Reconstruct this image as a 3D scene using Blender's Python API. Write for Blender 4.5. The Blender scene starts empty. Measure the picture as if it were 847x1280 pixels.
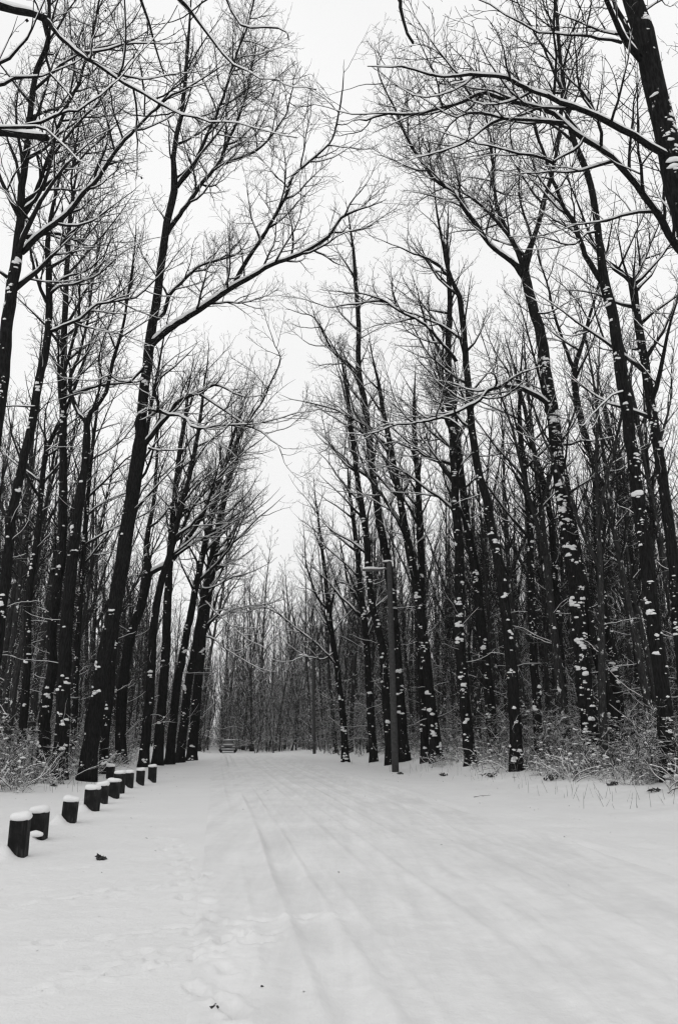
import bpy, bmesh, math, random, time
import numpy as np
from mathutils import Vector
T_START = time.time()
R = math.radians
scene = bpy.context.scene
COL = scene.collection

# ------------------------------------------------------------------ camera
CAM_H, TILT, FOC, CX, CY = 1.7, R(15.64), 1000.0, 423.5, 640.0      # pixels of the 847x1280 photograph
cT, sT = math.cos(TILT), math.sin(TILT)
cd = bpy.data.cameras.new('camera')
cd.sensor_fit = 'VERTICAL'; cd.sensor_height = 36.0; cd.lens = FOC / 1280 * 36
cd.clip_start = 0.05; cd.clip_end = 3000
cam = bpy.data.objects.new('camera', cd); COL.objects.link(cam)
cam.location = (0, 0, CAM_H); cam.rotation_euler = (math.pi / 2 + TILT, 0, 0)
scene.camera = cam

# ------------------------------------------------------------------ noise and terrain
def _h(ix, iy, s):
    n = np.sin(ix * 127.1 + iy * 311.7 + s * 74.7) * 43758.5453
    return n - np.floor(n)
def vnoise(x, y, s=0):
    x = np.asarray(x, float); y = np.asarray(y, float)
    ix, iy = np.floor(x), np.floor(y); fx, fy = x - ix, y - iy
    fx = fx * fx * (3 - 2 * fx); fy = fy * fy * (3 - 2 * fy)
    a, b, c, d = _h(ix, iy, s), _h(ix + 1, iy, s), _h(ix, iy + 1, s), _h(ix + 1, iy + 1, s)
    return (a + (b - a) * fx) + ((c + (d - c) * fx) - (a + (b - a) * fx)) * fy
def fbm(x, y, s=0, o=3):
    t = 0; a = 1; n = 0
    for k in range(o):
        t = t + a * (vnoise(x * 2 ** k, y * 2 ** k, s + k * 17) - .5); n += a; a *= .5
    return t / n
def sm(a, b, x):
    t = np.clip((x - a) / (b - a), 0, 1); return t * t * (3 - 2 * t)
SL = -0.148
def road_left(y): return -0.03 + SL * y
def road_right(y): return 5.73 + SL * y
MOUNDS = []     # (x, y, radius, height): drifts against posts
def ground_h(x, y):
    x = np.asarray(x, float); y = np.asarray(y, float)
    el = road_left(y) - x; er = x - road_right(y)
    h = (.30 + .35 * sm(35, 55, y)) * sm(3.8, 9, el) + (.45 + .40 * sm(30, 48, y)) * sm(3.2, 8, er)
    h = h + (.18 * sm(45, 65, y) - .40 * sm(66, 84, y)) * (1 - sm(0, 3, np.maximum(el, er)))
    edge = np.maximum(el, er)
    h = h + (.16 * fbm(x * .55, y * .55, 3) + .10 * fbm(x * 1.7, y * 1.7, 4)) * sm(3.5, 8, edge)
    h = h + .05 * fbm(x * .35, y * .35, 5) * sm(0, 3, edge) + .022 * fbm(x * 2.2, y * 2.2, 6) * sm(0, 1, edge) + .012 * fbm(x * 7, y * 7, 16) * sm(0, .6, edge)
    # ploughed crumbs along the right edge, soft shoulder on the left
    h = h + np.exp(-((er - .25) / .28) ** 2) * (.06 + .13 * fbm(x * 2.5, y * 1.3, 8)) * sm(0.2, .5, vnoise(x * .8, y * .35, 9) + .15)
    h = h + np.exp(-((er - 1.3) / .45) ** 2) * .10 * fbm(x * 2, y * 1.5, 18)
    u = (x * .83 + y * .55); v = (-x * .55 + y * .83)
    h = h + .035 * fbm(u * .7, v * 2.6, 61) * sm(.1, .8, el) + .16 * np.maximum(fbm(x * .9, y * .7, 62), -.1) * sm(1.5, 4, er) + .10 * np.maximum(fbm(x * 2.1, y * 1.6, 63), -.05) * sm(3, 5.5, np.maximum(el - 1, er))
    return h
def hz(x, y): return float(ground_h(np.array([x]), np.array([y]))[0])
def at(px, py, Y):
    a, b = (px - CX) / FOC, (CY - py) / FOC
    t = Y / (cT - b * sT)
    return (a * t, Y, CAM_H + t * (sT + b * cT))
def depth_of(p): return p[1] * cT + (p[2] - CAM_H) * sT
def hit(px, py):
    lo, Y = 2.0, 2.0
    while Y < 160:
        p = at(px, py, Y)
        if p[2] <= hz(p[0], p[1]): break
        Y *= 1.02
    lo = Y / 1.02
    for _ in range(24):
        m = (lo + Y) / 2; p = at(px, py, m)
        if p[2] <= hz(p[0], p[1]): Y = m
        else: lo = m
    return at(px, py, Y)

# ------------------------------------------------------------------ materials
def mat(name):
    m = bpy.data.materials.new(name); m.use_nodes = True
    nt = m.node_tree; nt.nodes.clear()
    out = nt.nodes.new('ShaderNodeOutputMaterial'); b = nt.nodes.new('ShaderNodeBsdfPrincipled')
    nt.links.new(b.outputs[0], out.inputs[0])
    return m, nt, b
def nd(nt, typ, **kw):
    n = nt.nodes.new(typ)
    for k, v in kw.items():
        if k.startswith('in_'):
            key = k[3:]; key = int(key) if key.isdigit() else key
            n.inputs[key].default_value = v
        else: setattr(n, k, v)
    return n
def math_n(nt, op, a, b=None, c=None):
    n = nt.nodes.new('ShaderNodeMath'); n.operation = op
    for i, v in enumerate((a, b, c)):
        if v is None: continue
        if isinstance(v, (int, float)): n.inputs[i].default_value = v
        else: nt.links.new(v, n.inputs[i])
    return n.outputs[0]
def ramp(nt, fac, lo, hi, a=0.0, b=1.0):
    n = nt.nodes.new('ShaderNodeMapRange'); n.interpolation_type = 'SMOOTHSTEP'
    nt.links.new(fac, n.inputs['Value'])
    n.inputs['From Min'].default_value = lo; n.inputs['From Max'].default_value = hi
    n.inputs['To Min'].default_value = a; n.inputs['To Max'].default_value = b
    return n.outputs[0]
def noise(nt, vec, scale, detail=3, rough=.55):
    n = nt.nodes.new('ShaderNodeTexNoise'); n.inputs['Scale'].default_value = scale
    n.inputs['Detail'].default_value = detail; n.inputs['Roughness'].default_value = rough
    if vec is not None: nt.links.new(vec, n.inputs['Vector'])
    return n.outputs[0]
def grey_mix(nt, fac, a, b):
    n = nt.nodes.new('ShaderNodeMix'); n.data_type = 'RGBA'
    nt.links.new(fac, n.inputs['Factor'])
    for s, v in ((6, a), (7, b)):
        if isinstance(v, (int, float)): n.inputs[s].default_value = (v, v, v, 1)
        else: nt.links.new(v, n.inputs[s])
    return n.outputs[2]
def obj_vec(nt):
    g = nt.nodes.new('ShaderNodeNewGeometry'); return g.outputs['Position'], g.outputs['Normal']

SNOW_ALB = .675
def make_snow(name, alb, bump_scale, bump_d, fine=True):
    m, nt, b = mat(name)
    pos, nor = obj_vec(nt)
    n1 = noise(nt, pos, .6, 4); n2 = noise(nt, pos, 9, 4, .6)
    v = math_n(nt, 'ADD', math_n(nt, 'MULTIPLY', n1, .6), math_n(nt, 'MULTIPLY', n2, .4))
    nt.links.new(grey_mix(nt, ramp(nt, v, .3, .7), alb - .025, alb + .02), b.inputs['Base Color'])
    b.inputs['Roughness'].default_value = .65
    b.inputs['Specular IOR Level'].default_value = .25
    bp = nd(nt, 'ShaderNodeBump', in_Strength=.6, in_Distance=bump_d)
    nh = math_n(nt, 'ADD', noise(nt, pos, bump_scale, 6, .65), math_n(nt, 'MULTIPLY', noise(nt, pos, bump_scale * 6, 3, .6), .35))
    nt.links.new(nh, bp.inputs['Height']); nt.links.new(bp.outputs[0], b.inputs['Normal'])
    return m
M_SNOW = make_snow('snow', SNOW_ALB, 7, .03)
M_CAP = make_snow('snow_on_branch', .74, 12, .02)
def make_road():
    m, nt, b = mat('packed_snow_road')
    tc = nd(nt, 'ShaderNodeNewGeometry')
    mp = nd(nt, 'ShaderNodeMapping'); mp.inputs['Rotation'].default_value = (0, 0, -math.atan(-SL)); mp.inputs['Scale'].default_value = (1, .06, 1)
    nt.links.new(tc.outputs['Position'], mp.inputs['Vector'])
    streak = noise(nt, mp.outputs[0], 3.2, 5, .6)
    n2 = noise(nt, tc.outputs['Position'], 5, 5, .65)
    v = math_n(nt, 'ADD', math_n(nt, 'MULTIPLY', streak, .65), math_n(nt, 'MULTIPLY', n2, .35))
    base = grey_mix(nt, ramp(nt, math_n(nt, 'ADD', math_n(nt, 'MULTIPLY', v, .6), math_n(nt, 'MULTIPLY', noise(nt, tc.outputs['Position'], .55, 4, .6), .4)), .36, .64), .595, .72)
    # thin worn specks where grit shows through
    sp = ramp(nt, noise(nt, tc.outputs['Position'], 26, 2, .5), .76, .80)
    sp = math_n(nt, 'MULTIPLY', sp, ramp(nt, noise(nt, tc.outputs['Position'], 1.3, 2), .52, .66))
    nt.links.new(grey_mix(nt, sp, base, .35), b.inputs['Base Color'])
    b.inputs['Roughness'].default_value = .55; b.inputs['Specular IOR Level'].default_value = .3
    bp = nd(nt, 'ShaderNodeBump', in_Strength=.5, in_Distance=.03)
    nh = math_n(nt, 'ADD', math_n(nt, 'MULTIPLY', streak, .7), math_n(nt, 'MULTIPLY', noise(nt, tc.outputs['Position'], 16, 5, .65), .5))
    nt.links.new(nh, bp.inputs['Height']); nt.links.new(bp.outputs[0], b.inputs['Normal'])
    return m
M_ROAD = make_road()

def make_bark(name, dark, light, snow_lo, snow_hi, jit, wind, wind_th, wscale=5.0):
    """wet dark bark with settled snow: on faces that look up, and in wind-driven patches on the weather side"""
    m, nt, b = mat(name)
    pos, nor = obj_vec(nt)
    sx = nd(nt, 'ShaderNodeSeparateXYZ'); nt.links.new(nor, sx.inputs[0])
    n1 = noise(nt, pos, 7, 3)
    mp = nd(nt, 'ShaderNodeMapping'); mp.inputs['Scale'].default_value = (1, 1, .22); nt.links.new(pos, mp.inputs['Vector'])
    fur = noise(nt, mp.outputs[0], 22, 4, .65)
    base = grey_mix(nt, ramp(nt, fur, .35, .7), dark, light)
    up = math_n(nt, 'ADD', sx.outputs[2], math_n(nt, 'MULTIPLY', math_n(nt, 'SUBTRACT', n1, .5), jit))
    f = ramp(nt, up, snow_lo, snow_hi)
    if wind > 0:
        w = nd(nt, 'ShaderNodeVectorMath', operation='DOT_PRODUCT'); nt.links.new(nor, w.inputs[0]); w.inputs[1].default_value = (-.30, -.90, .3)
        mp2 = nd(nt, 'ShaderNodeMapping'); mp2.inputs['Scale'].default_value = (1, 1, .42); nt.links.new(pos, mp2.inputs['Vector'])
        cl = noise(nt, mp2.outputs[0], wscale, 3, .6)
        cl2 = noise(nt, pos, wscale * 4.5, 2, .5)
        s = math_n(nt, 'ADD', cl, math_n(nt, 'ADD', math_n(nt, 'MULTIPLY', w.outputs['Value'], wind), math_n(nt, 'MULTIPLY', cl2, .22)))
        f = math_n(nt, 'MAXIMUM', f, ramp(nt, s, wind_th - .02, wind_th + .08))
    nt.links.new(grey_mix(nt, f, base, .74), b.inputs['Base Color'])
    b.inputs['Roughness'].default_value = .95; b.inputs['Specular IOR Level'].default_value = .04
    bp = nd(nt, 'ShaderNodeBump', in_Strength=.8, in_Distance=.03)
    nt.links.new(math_n(nt, 'ADD', fur, math_n(nt, 'MULTIPLY', f, .7)), bp.inputs['Height']); nt.links.new(bp.outputs[0], b.inputs['Normal'])
    return m
M_TRUNK = make_bark('snowy_bark', .005, .018, .62, .74, .5, .13, .925, 6.5)
M_TRUNK_SHELTERED = make_bark('sheltered_bark', .005, .018, .62, .74, .5, .13, .95, 4.5)
M_TRUNK_FAR = make_bark('snowy_bark_small', .014, .045, .55, .7, .5, .14, .86, 5.5)
M_TWIG = make_bark('snowy_twigs', .008, .022, .56, .76, .9, 0, 0)
M_TWIG_FAR = make_bark('snowy_twigs_deep_wood', .015, .035, .28, .60, .9, 0, 0)
M_BRUSH = make_bark('snowy_brush', .012, .04, .38, .6, .9, 0, 0)

def simple(name, v, rough=.7, metal=0.0, nscale=14, var=.35, bump=.01):
    m, nt, b = mat(name)
    tc = nd(nt, 'ShaderNodeTexCoord')
    n = noise(nt, tc.outputs['Object'], nscale, 5, .6)
    nt.links.new(grey_mix(nt, ramp(nt, n, .3, .7), v * (1 - var), v * (1 + var)), b.inputs['Base Color'])
    b.inputs['Roughness'].default_value = rough; b.inputs['Metallic'].default_value = metal
    b.inputs['Specular IOR Level'].default_value = .25
    if bump:
        bp = nd(nt, 'ShaderNodeBump', in_Strength=.6, in_Distance=bump); nt.links.new(n, bp.inputs['Height']); nt.links.new(bp.outputs[0], b.inputs['Normal'])
    return m
def make_post_wood():
    m, nt, b = mat('wet_post_wood')
    tc = nd(nt, 'ShaderNodeTexCoord'); mp = nd(nt, 'ShaderNodeMapping'); mp.inputs['Scale'].default_value = (1, 1, .12)
    nt.links.new(tc.outputs['Object'], mp.inputs['Vector'])
    g = noise(nt, mp.outputs[0], 30, 5, .65); st = noise(nt, tc.outputs['Object'], 6, 3)
    f = math_n(nt, 'MULTIPLY', ramp(nt, g, .35, .75), ramp(nt, st, .35, .75))
    nt.links.new(grey_mix(nt, f, .006, .06), b.inputs['Base Color'])
    b.inputs['Roughness'].default_value = .8; b.inputs['Specular IOR Level'].default_value = .15
    bp = nd(nt, 'ShaderNodeBump', in_Strength=.7, in_Distance=.008); nt.links.new(g, bp.inputs['Height']); nt.links.new(bp.outputs[0], b.inputs['Normal'])
    return m
M_POST = make_post_wood()
M_CONC = simple('weathered_pole_concrete', .045, .85, nscale=9, var=.3)
M_METAL = simple('dull_lamp_metal', .10, .5, .3)
M_LEAF = simple('dead_leaf', .03, .8, bump=0)
M_PAINT = simple('car_paint', .10, .35, .2, 3, .08, 0)
M_GLASS = simple('car_glass', .02, .08, 0, 3, .1, 0)
M_TYRE = simple('tyre_rubber', .015, .9)
M_LIGHT = simple('headlight_lens', .55, .2, 0, 3, .05, 0)
M_CHROME = simple('bright_trim', .45, .3, .6, 3, .05, 0)

# ------------------------------------------------------------------ mesh helpers
def link_obj(name, me, parent=None, loc=(0, 0, 0)):
    o = bpy.data.objects.new(name, me); COL.objects.link(o)
    o.location = loc
    if parent is not None: o.parent = parent
    return o
def tag(o, label=None, cat=None, group=None, kind=None):
    if label: o['label'] = label
    if cat: o['category'] = cat
    if group: o['group'] = group
    if kind: o['kind'] = kind
    return o
def empty(name, loc, label, cat, group=None, rz=0):
    o = link_obj(name, None, None, loc); o.rotation_euler = (0, 0, rz); o.empty_display_size = .2
    return tag(o, label, cat, group)
def copy_thing(o, loc, rz, sc, label=None, group=None):
    c = o.copy(); COL.objects.link(c); c.location = loc; c.rotation_euler = (o.rotation_euler.x, o.rotation_euler.y, rz); c.scale = sc
    if label: c['label'] = label
    if group: c['group'] = group
    for ch in o.children:
        k = ch.copy(); COL.objects.link(k); k.parent = c
    return c
def np_mesh(name, V, F4=None, F3=None, mats=(), smooth=True):
    """V (n,3); F4 (m,4) quads; F3 (k,3) triangles"""
    me = bpy.data.meshes.new(name)
    n4 = 0 if F4 is None else len(F4); n3 = 0 if F3 is None else len(F3)
    me.vertices.add(len(V)); me.vertices.foreach_set('co', np.ascontiguousarray(V, np.float32).ravel())
    loops = []; starts = []
    if n4: loops.append(np.asarray(F4, np.int32).ravel()); starts.append(np.arange(n4, dtype=np.int32) * 4)
    if n3: loops.append(np.asarray(F3, np.int32).ravel()); starts.append(n4 * 4 + np.arange(n3, dtype=np.int32) * 3)
    lp = np.concatenate(loops); st = np.concatenate(starts)
    me.loops.add(len(lp)); me.loops.foreach_set('vertex_index', lp)
    me.polygons.add(len(st)); me.polygons.foreach_set('loop_start', st)
    if smooth: me.polygons.foreach_set('use_smooth', np.ones(len(st), bool))
    for m in mats: me.materials.append(m)
    me.update(calc_edges=True)
    return me
class Tubes:
    """collects tapered tubes (polyline + radius per point) and builds them all as one mesh"""
    def __init__(s): s.g = {}; s.extra = []
    def add(s, P, Rr, sides):
        s.g.setdefault((len(P), sides), []).append((P, Rr))
    def mesh_data(s, off=(0, 0, 0), seed=0, rough=0.0):
        Vs, F4s, F3s = [], [], []; base = 0
        rng = np.random.default_rng(seed)
        for (n, k), lst in s.g.items():
            P = np.array([l[0] for l in lst], float); Q = np.array([l[1] for l in lst], float); m = len(P)
            T = np.empty_like(P); T[:, 1:-1] = P[:, 2:] - P[:, :-2]; T[:, 0] = P[:, 1] - P[:, 0]; T[:, -1] = P[:, -1] - P[:, -2]
            T /= np.linalg.norm(T, axis=2, keepdims=True) + 1e-9
            mean = np.abs(P[:, -1] - P[:, 0]); ax = np.argmin(mean, axis=1)
            ref = np.eye(3)[ax][:, None, :]
            U = np.cross(T, np.broadcast_to(ref, T.shape)); U /= np.linalg.norm(U, axis=2, keepdims=True) + 1e-9
            W = np.cross(T, U)
            ang = np.arange(k) * 2 * math.pi / k
            rr = Q[:, :, None] * (1 + (rough * (rng.random((m, n, k)) - .5) * 2 if (rough and k > 5) else 0))
            V = P[:, :, None, :] + rr[..., None] * (np.cos(ang)[None, None, :, None] * U[:, :, None, :] + np.sin(ang)[None, None, :, None] * W[:, :, None, :])
            idx = base + (np.arange(m)[:, None, None] * n + np.arange(n)[None, :, None]) * k + np.arange(k)[None, None, :]
            a = idx[:, :-1, :]; b = np.roll(idx, -1, axis=2)[:, :-1, :]; c = np.roll(idx, -1, axis=2)[:, 1:, :]; d = idx[:, 1:, :]
            F4s.append(np.stack([a, d, c, b], -1).reshape(-1, 4))
            Vs.append(V.reshape(-1, 3)); base += m * n * k
            if k >= 5:      # close the ends of thick tubes
                tip = P[:, -1] + T[:, -1] * Q[:, -1:] * .8
                Vs.append(tip); ti = base + np.arange(m); base += m
                e = idx[:, -1, :]
                F3s.append(np.stack([e, np.broadcast_to(ti[:, None], e.shape), np.roll(e, -1, axis=1)], -1).reshape(-1, 3))
                tip = P[:, 0]; Vs.append(tip); ti = base + np.arange(m); base += m
                e = idx[:, 0, :]
                F3s.append(np.stack([e, np.roll(e, -1, axis=1), np.broadcast_to(ti[:, None], e.shape)], -1).reshape(-1, 3))
        for (V, F) in s.extra:
            Vs.append(V); F3s.append(F + base); base += len(V)
        V = np.concatenate(Vs) - np.array(off)
        return V, (np.concatenate(F4s) if F4s else None), (np.concatenate(F3s) if F3s else None)
    def build(s, name, mats, off=(0, 0, 0), seed=0, rough=0.0):
        V, F4, F3 = s.mesh_data(off, seed, rough)
        return np_mesh(name, V, F4, F3, mats)
    def empty(s): return not s.g and not s.extra

# low lump (icosphere) for snow clods
_bm = bmesh.new(); bmesh.ops.create_icosphere(_bm, subdivisions=2, radius=1.0)
ICO_V = np.array([v.co[:] for v in _bm.verts]); ICO_F = np.array([[v.index for v in f.verts] for f in _bm.faces]); _bm.free()
_bm = bmesh.new(); bmesh.ops.create_icosphere(_bm, subdivisions=1, radius=1.0)
ICO1_V = np.array([v.co[:] for v in _bm.verts]); ICO1_F = np.array([[v.index for v in f.verts] for f in _bm.faces]); _bm.free()
def lump(rng, c, ax, ay, az, yaw, V0=ICO1_V, F0=ICO1_F, flat=.35, j=.22):
    V = V0 * (1 + j * (rng.random((len(V0), 1)) - .5) * 2)
    V = V * np.array([ax, ay, az]); V[:, 2] = np.where(V[:, 2] < 0, V[:, 2] * flat, V[:, 2])
    cs, sn = math.cos(yaw), math.sin(yaw)
    V = np.stack([V[:, 0] * cs - V[:, 1] * sn, V[:, 0] * sn + V[:, 1] * cs, V[:, 2]], 1) + np.array(c)
    return V, F0

def two_layers(name, wood, snow, m, off, seed):
    """wood and the snow lying on it as one mesh with two materials"""
    V, F4, F3 = wood.mesh_data(off, seed, .05); n4 = len(F4); n3 = 0 if F3 is None else len(F3)
    if snow.empty(): return np_mesh(name, V, F4, F3, [m])
    V2, G4, G3 = snow.mesh_data(off, seed + 1, .12); b = len(V)
    A4 = F4 if G4 is None else np.concatenate([F4, G4 + b]); l3 = [f for f in (F3, None if G3 is None else G3 + b) if f is not None]
    me = np_mesh(name, np.concatenate([V, V2]), A4, np.concatenate(l3) if l3 else None, [m, M_CAP])
    k = np.zeros(len(me.polygons), np.int32); k[n4:len(A4)] = 1; k[len(A4) + n3:] = 1
    me.polygons.foreach_set('material_index', k); me.update()
    return me
# ------------------------------------------------------------------ growing branches
def norm3(d):
    l = math.sqrt(d[0] * d[0] + d[1] * d[1] + d[2] * d[2]) + 1e-9
    return (d[0] / l, d[1] / l, d[2] / l)
def wander(rnd, p, d, L, n, up, jit):
    pts = [p]; s = L / (n - 1)
    for _ in range(n - 1):
        d = norm3((d[0] + rnd.uniform(-jit, jit), d[1] + rnd.uniform(-jit, jit), d[2] + up + rnd.uniform(-jit, jit)))
        p = (p[0] + d[0] * s, p[1] + d[1] * s, p[2] + d[2] * s); pts.append(p)
    return pts
def side_dir(rnd, t, ang, az):
    # a direction at angle ang from t, turned by az about it
    ref = (0, 0, 1) if abs(t[2]) < .8 else (1, 0, 0)
    u = norm3((t[1] * ref[2] - t[2] * ref[1], t[2] * ref[0] - t[0] * ref[2], t[0] * ref[1] - t[1] * ref[0]))
    v = (t[1] * u[2] - t[2] * u[1], t[2] * u[0] - t[0] * u[2], t[0] * u[1] - t[1] * u[0])
    c, s, ca, sa = math.cos(ang), math.sin(ang), math.cos(az), math.sin(az)
    return norm3(tuple(t[i] * c + (u[i] * ca + v[i] * sa) * s for i in range(3)))
# per level: spacing, first fraction, child length (fraction of parent), min length, max length, points, sides, up, jitter
LEVELS = {
    1: (.64, .14, .50, .8, 3.6, 9, 5, .085, .24),
    2: (.31, .14, .52, .35, 1.7, 5, 3, .08, .27),
    3: (.21, .22, .50, .14, .66, 3, 3, .06, .32),
}
# open strip of sky over the middle of the road: twigs rarely reach into it
GAP_Y = [-50, 0, 60, 110, 170, 240, 300, 370, 430, 500, 560, 620, 690, 720]
GAP_A = [352, 365, 385, 402, 424, 432, 418, 385, 362, 352, 346, 337, 332, 345]
GAP_B = [478, 470, 452, 450, 444, 436, 424, 392, 384, 376, 370, 364, 366, 346]
def over_road(p):
    d = depth_of(p)
    if d < 4: return False
    u = p[0] / d * FOC + CX; v = CY - ((p[2] - CAM_H) * cT - p[1] * sT) / d * FOC
    return -50 < v < 720 and np.interp(v, GAP_Y, GAP_A) < u < np.interp(v, GAP_Y, GAP_B)
CLEAR = [False]
def sprout(rnd, tubes, P, Q, lvl, k=1.0, tmin=.006, last=3, tips=None, az0=None, caps=None):
    sp, f0, cl, lmin, lmax, n, sides, up, jit = LEVELS[lvl]
    cum = [0.0]
    for i in range(1, len(P)): cum.append(cum[-1] + math.dist(P[i - 1], P[i]))
    L = cum[-1]; s = L * f0 + rnd.uniform(0, sp); az = rnd.uniform(0, 6.28) if az0 is None else az0
    i = 1
    while s < L * .985:
        while i < len(P) - 1 and cum[i] < s: i += 1
        t = (s - cum[i - 1]) / (cum[i] - cum[i - 1] + 1e-9)
        a, b = P[i - 1], P[i]
        p = tuple(a[j] + (b[j] - a[j]) * t for j in range(3)); r = Q[i - 1] + (Q[i] - Q[i - 1]) * t
        tan = norm3((b[0] - a[0], b[1] - a[1], b[2] - a[2]))
        az += 2.4 + rnd.uniform(-.6, .6)
        d = side_dir(rnd, tan, R(rnd.uniform(32, 62)), az)
        if d[2] < -.25: d = norm3((d[0], d[1], d[2] * .3))
        f = s / L
        Lc = min(lmax, max(lmin, L * cl * (1.1 - .75 * f) * rnd.uniform(.55, 1.25)))
        rc = max(tmin, min(r * .66, .0135 * Lc + .004))
        C = wander(rnd, p, d, Lc, n, up, jit)
        if CLEAR[0] and over_road(C[-1]) and rnd.random() < .88: s += sp * k; continue
        q1 = tmin * .75
        D = [rc + (q1 - rc) * (j / (n - 1)) for j in range(n)]
        tubes.add(C, D, sides if rc > .011 else 3)
        if tips is not None and lvl >= 2: tips.append(C[-1])
        if caps is not None and rc > .019: snow_caps(rnd, caps, C[:-1], D[:-1], 1.0, 5)
        if lvl < last: sprout(rnd, tubes, C, D, lvl + 1, k, tmin, last, tips, None, caps)
        s += sp * k * rnd.uniform(.6, 1.45)
def resample(P, Q, step):
    """Catmull-Rom through P, radii carried along"""
    P = [np.array(p, float) for p in P]
    if len(P) < 3: P = [P[0], (P[0] + P[1]) / 2, P[1]]; Q = [Q[0], (Q[0] + Q[1]) / 2, Q[1]]
    out, qo = [], []
    E = [2 * P[0] - P[1]] + P + [2 * P[-1] - P[-2]]
    for i in range(len(P) - 1):
        p0, p1, p2, p3 = E[i:i + 4]; m = max(1, int(round(np.linalg.norm(p2 - p1) / step)))
        for j in range(m):
            t = j / m
            out.append(.5 * ((2 * p1) + (p2 - p0) * t + (2 * p0 - 5 * p1 + 4 * p2 - p3) * t * t + (3 * p1 - p0 - 3 * p2 + p3) * t ** 3))
            qo.append(Q[i] + (Q[i + 1] - Q[i]) * t)
    out.append(P[-1]); qo.append(Q[-1])
    return [tuple(p) for p in out], qo
def snow_caps(rnd, tubes, P, Q, amount=1.0, sides=6):
    """a ridge of settled snow along the upper side of a branch that is not too steep"""
    n = len(P); C, S = [], []; on = 0
    for i in range(n):
        a, b = P[max(0, i - 1)], P[min(n - 1, i + 1)]; t = norm3((b[0] - a[0], b[1] - a[1], b[2] - a[2]))
        w = max(0.0, min(1.0, (1.02 - abs(t[2])) * 2.4)) * rnd.uniform(.65, 1.15) * amount
        r = Q[i]
        if w < .12: C.append(P[i]); S.append(r * .4)
        else:
            s = (r * .74 + .009) * (w ** .5); on += 1
            C.append((P[i][0] - .12 * r, P[i][1] - .42 * r, P[i][2] + r * .44 + .006)); S.append(s)
    S[0] *= .4; S[-1] *= .4
    if on > 1: tubes.add(C, S, sides)
def clods(rnd, rng, tubes, P, Q, per_m, zmax=14, big=1.0):
    """snow stuck in lumps on the weather side of a trunk"""
    cum = [0.0]
    for i in range(1, len(P)): cum.append(cum[-1] + math.dist(P[i - 1], P[i]))
    cnt = int(min(cum[-1], zmax * 1.3) * per_m * .24)
    for _ in range(cnt):
        s0 = rnd.uniform(.1, min(cum[-1], zmax * 1.3)); th0 = -math.pi / 2 - .25 + rnd.gauss(0, .6); sz = rnd.uniform(.3, 1.0) ** 1.5
        for m in range(rnd.choice((1, 1, 2, 3, 4, 6))):
            s = min(max(.05, s0 + rnd.gauss(0, .13) * (m > 0)), cum[-1] * .98); i = 1
            while i < len(P) - 1 and cum[i] < s: i += 1
            t = (s - cum[i - 1]) / (cum[i] - cum[i - 1] + 1e-9); a, b = P[i - 1], P[i]
            r = Q[i - 1] + (Q[i] - Q[i - 1]) * t; th = th0 + rnd.gauss(0, .38) * (m > 0)
            c = (a[0] + (b[0] - a[0]) * t + math.cos(th) * r * .95, a[1] + (b[1] - a[1]) * t + math.sin(th) * r * .95, a[2] + (b[2] - a[2]) * t)
            w = sz * rnd.uniform(.35, 1.0) * min(.62 * r, .17) * big + .008
            big_one = w > .05
            tubes.extra.append(lump(rng, c, w, w * .32, w * rnd.uniform(.45, 1.0), th + math.pi / 2, ICO_V if big_one else ICO1_V, ICO_F if big_one else ICO1_F, flat=.4, j=.28))
def leaves(rnd, tubes, tips, count):
    for _ in range(count):
        if not tips: return
        p = tips[rnd.randrange(len(tips))]
        l = rnd.uniform(.05, .10); a = rnd.uniform(0, 6.28); cs, sn = math.cos(a) * l * .45, math.sin(a) * l * .45
        V = np.array([[p[0], p[1], p[2]], [p[0] + cs, p[1] + sn, p[2] - l * .5], [p[0] + sn * .3, p[1] - cs * .3, p[2] - l], [p[0] - cs, p[1] - sn, p[2] - l * .6]])
        tubes.extra.append((V, np.array([[0, 1, 2], [0, 2, 3]])))

STAT = {'hero': 0, 'faces': 0}
def assemble(name, base, tr, cr, sn, label, cat, group, mt, mc, seed):
    root = empty(name, base, label, cat, group)
    me = two_layers('trunk', tr, sn, mt, base, seed); STAT['faces'] += len(me.polygons); link_obj('trunk', me, root)
    if not cr.empty():
        me = cr.build('crown', [mc], base, seed, 0); STAT['faces'] += len(me.polygons); link_obj('crown', me, root)
    return root

def taper_flare(P, Q, zb):
    for i, p in enumerate(P):
        hgt = p[2] - zb
        Q[i] *= 1 + .45 * math.exp(-max(hgt, 0) / .45)

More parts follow.
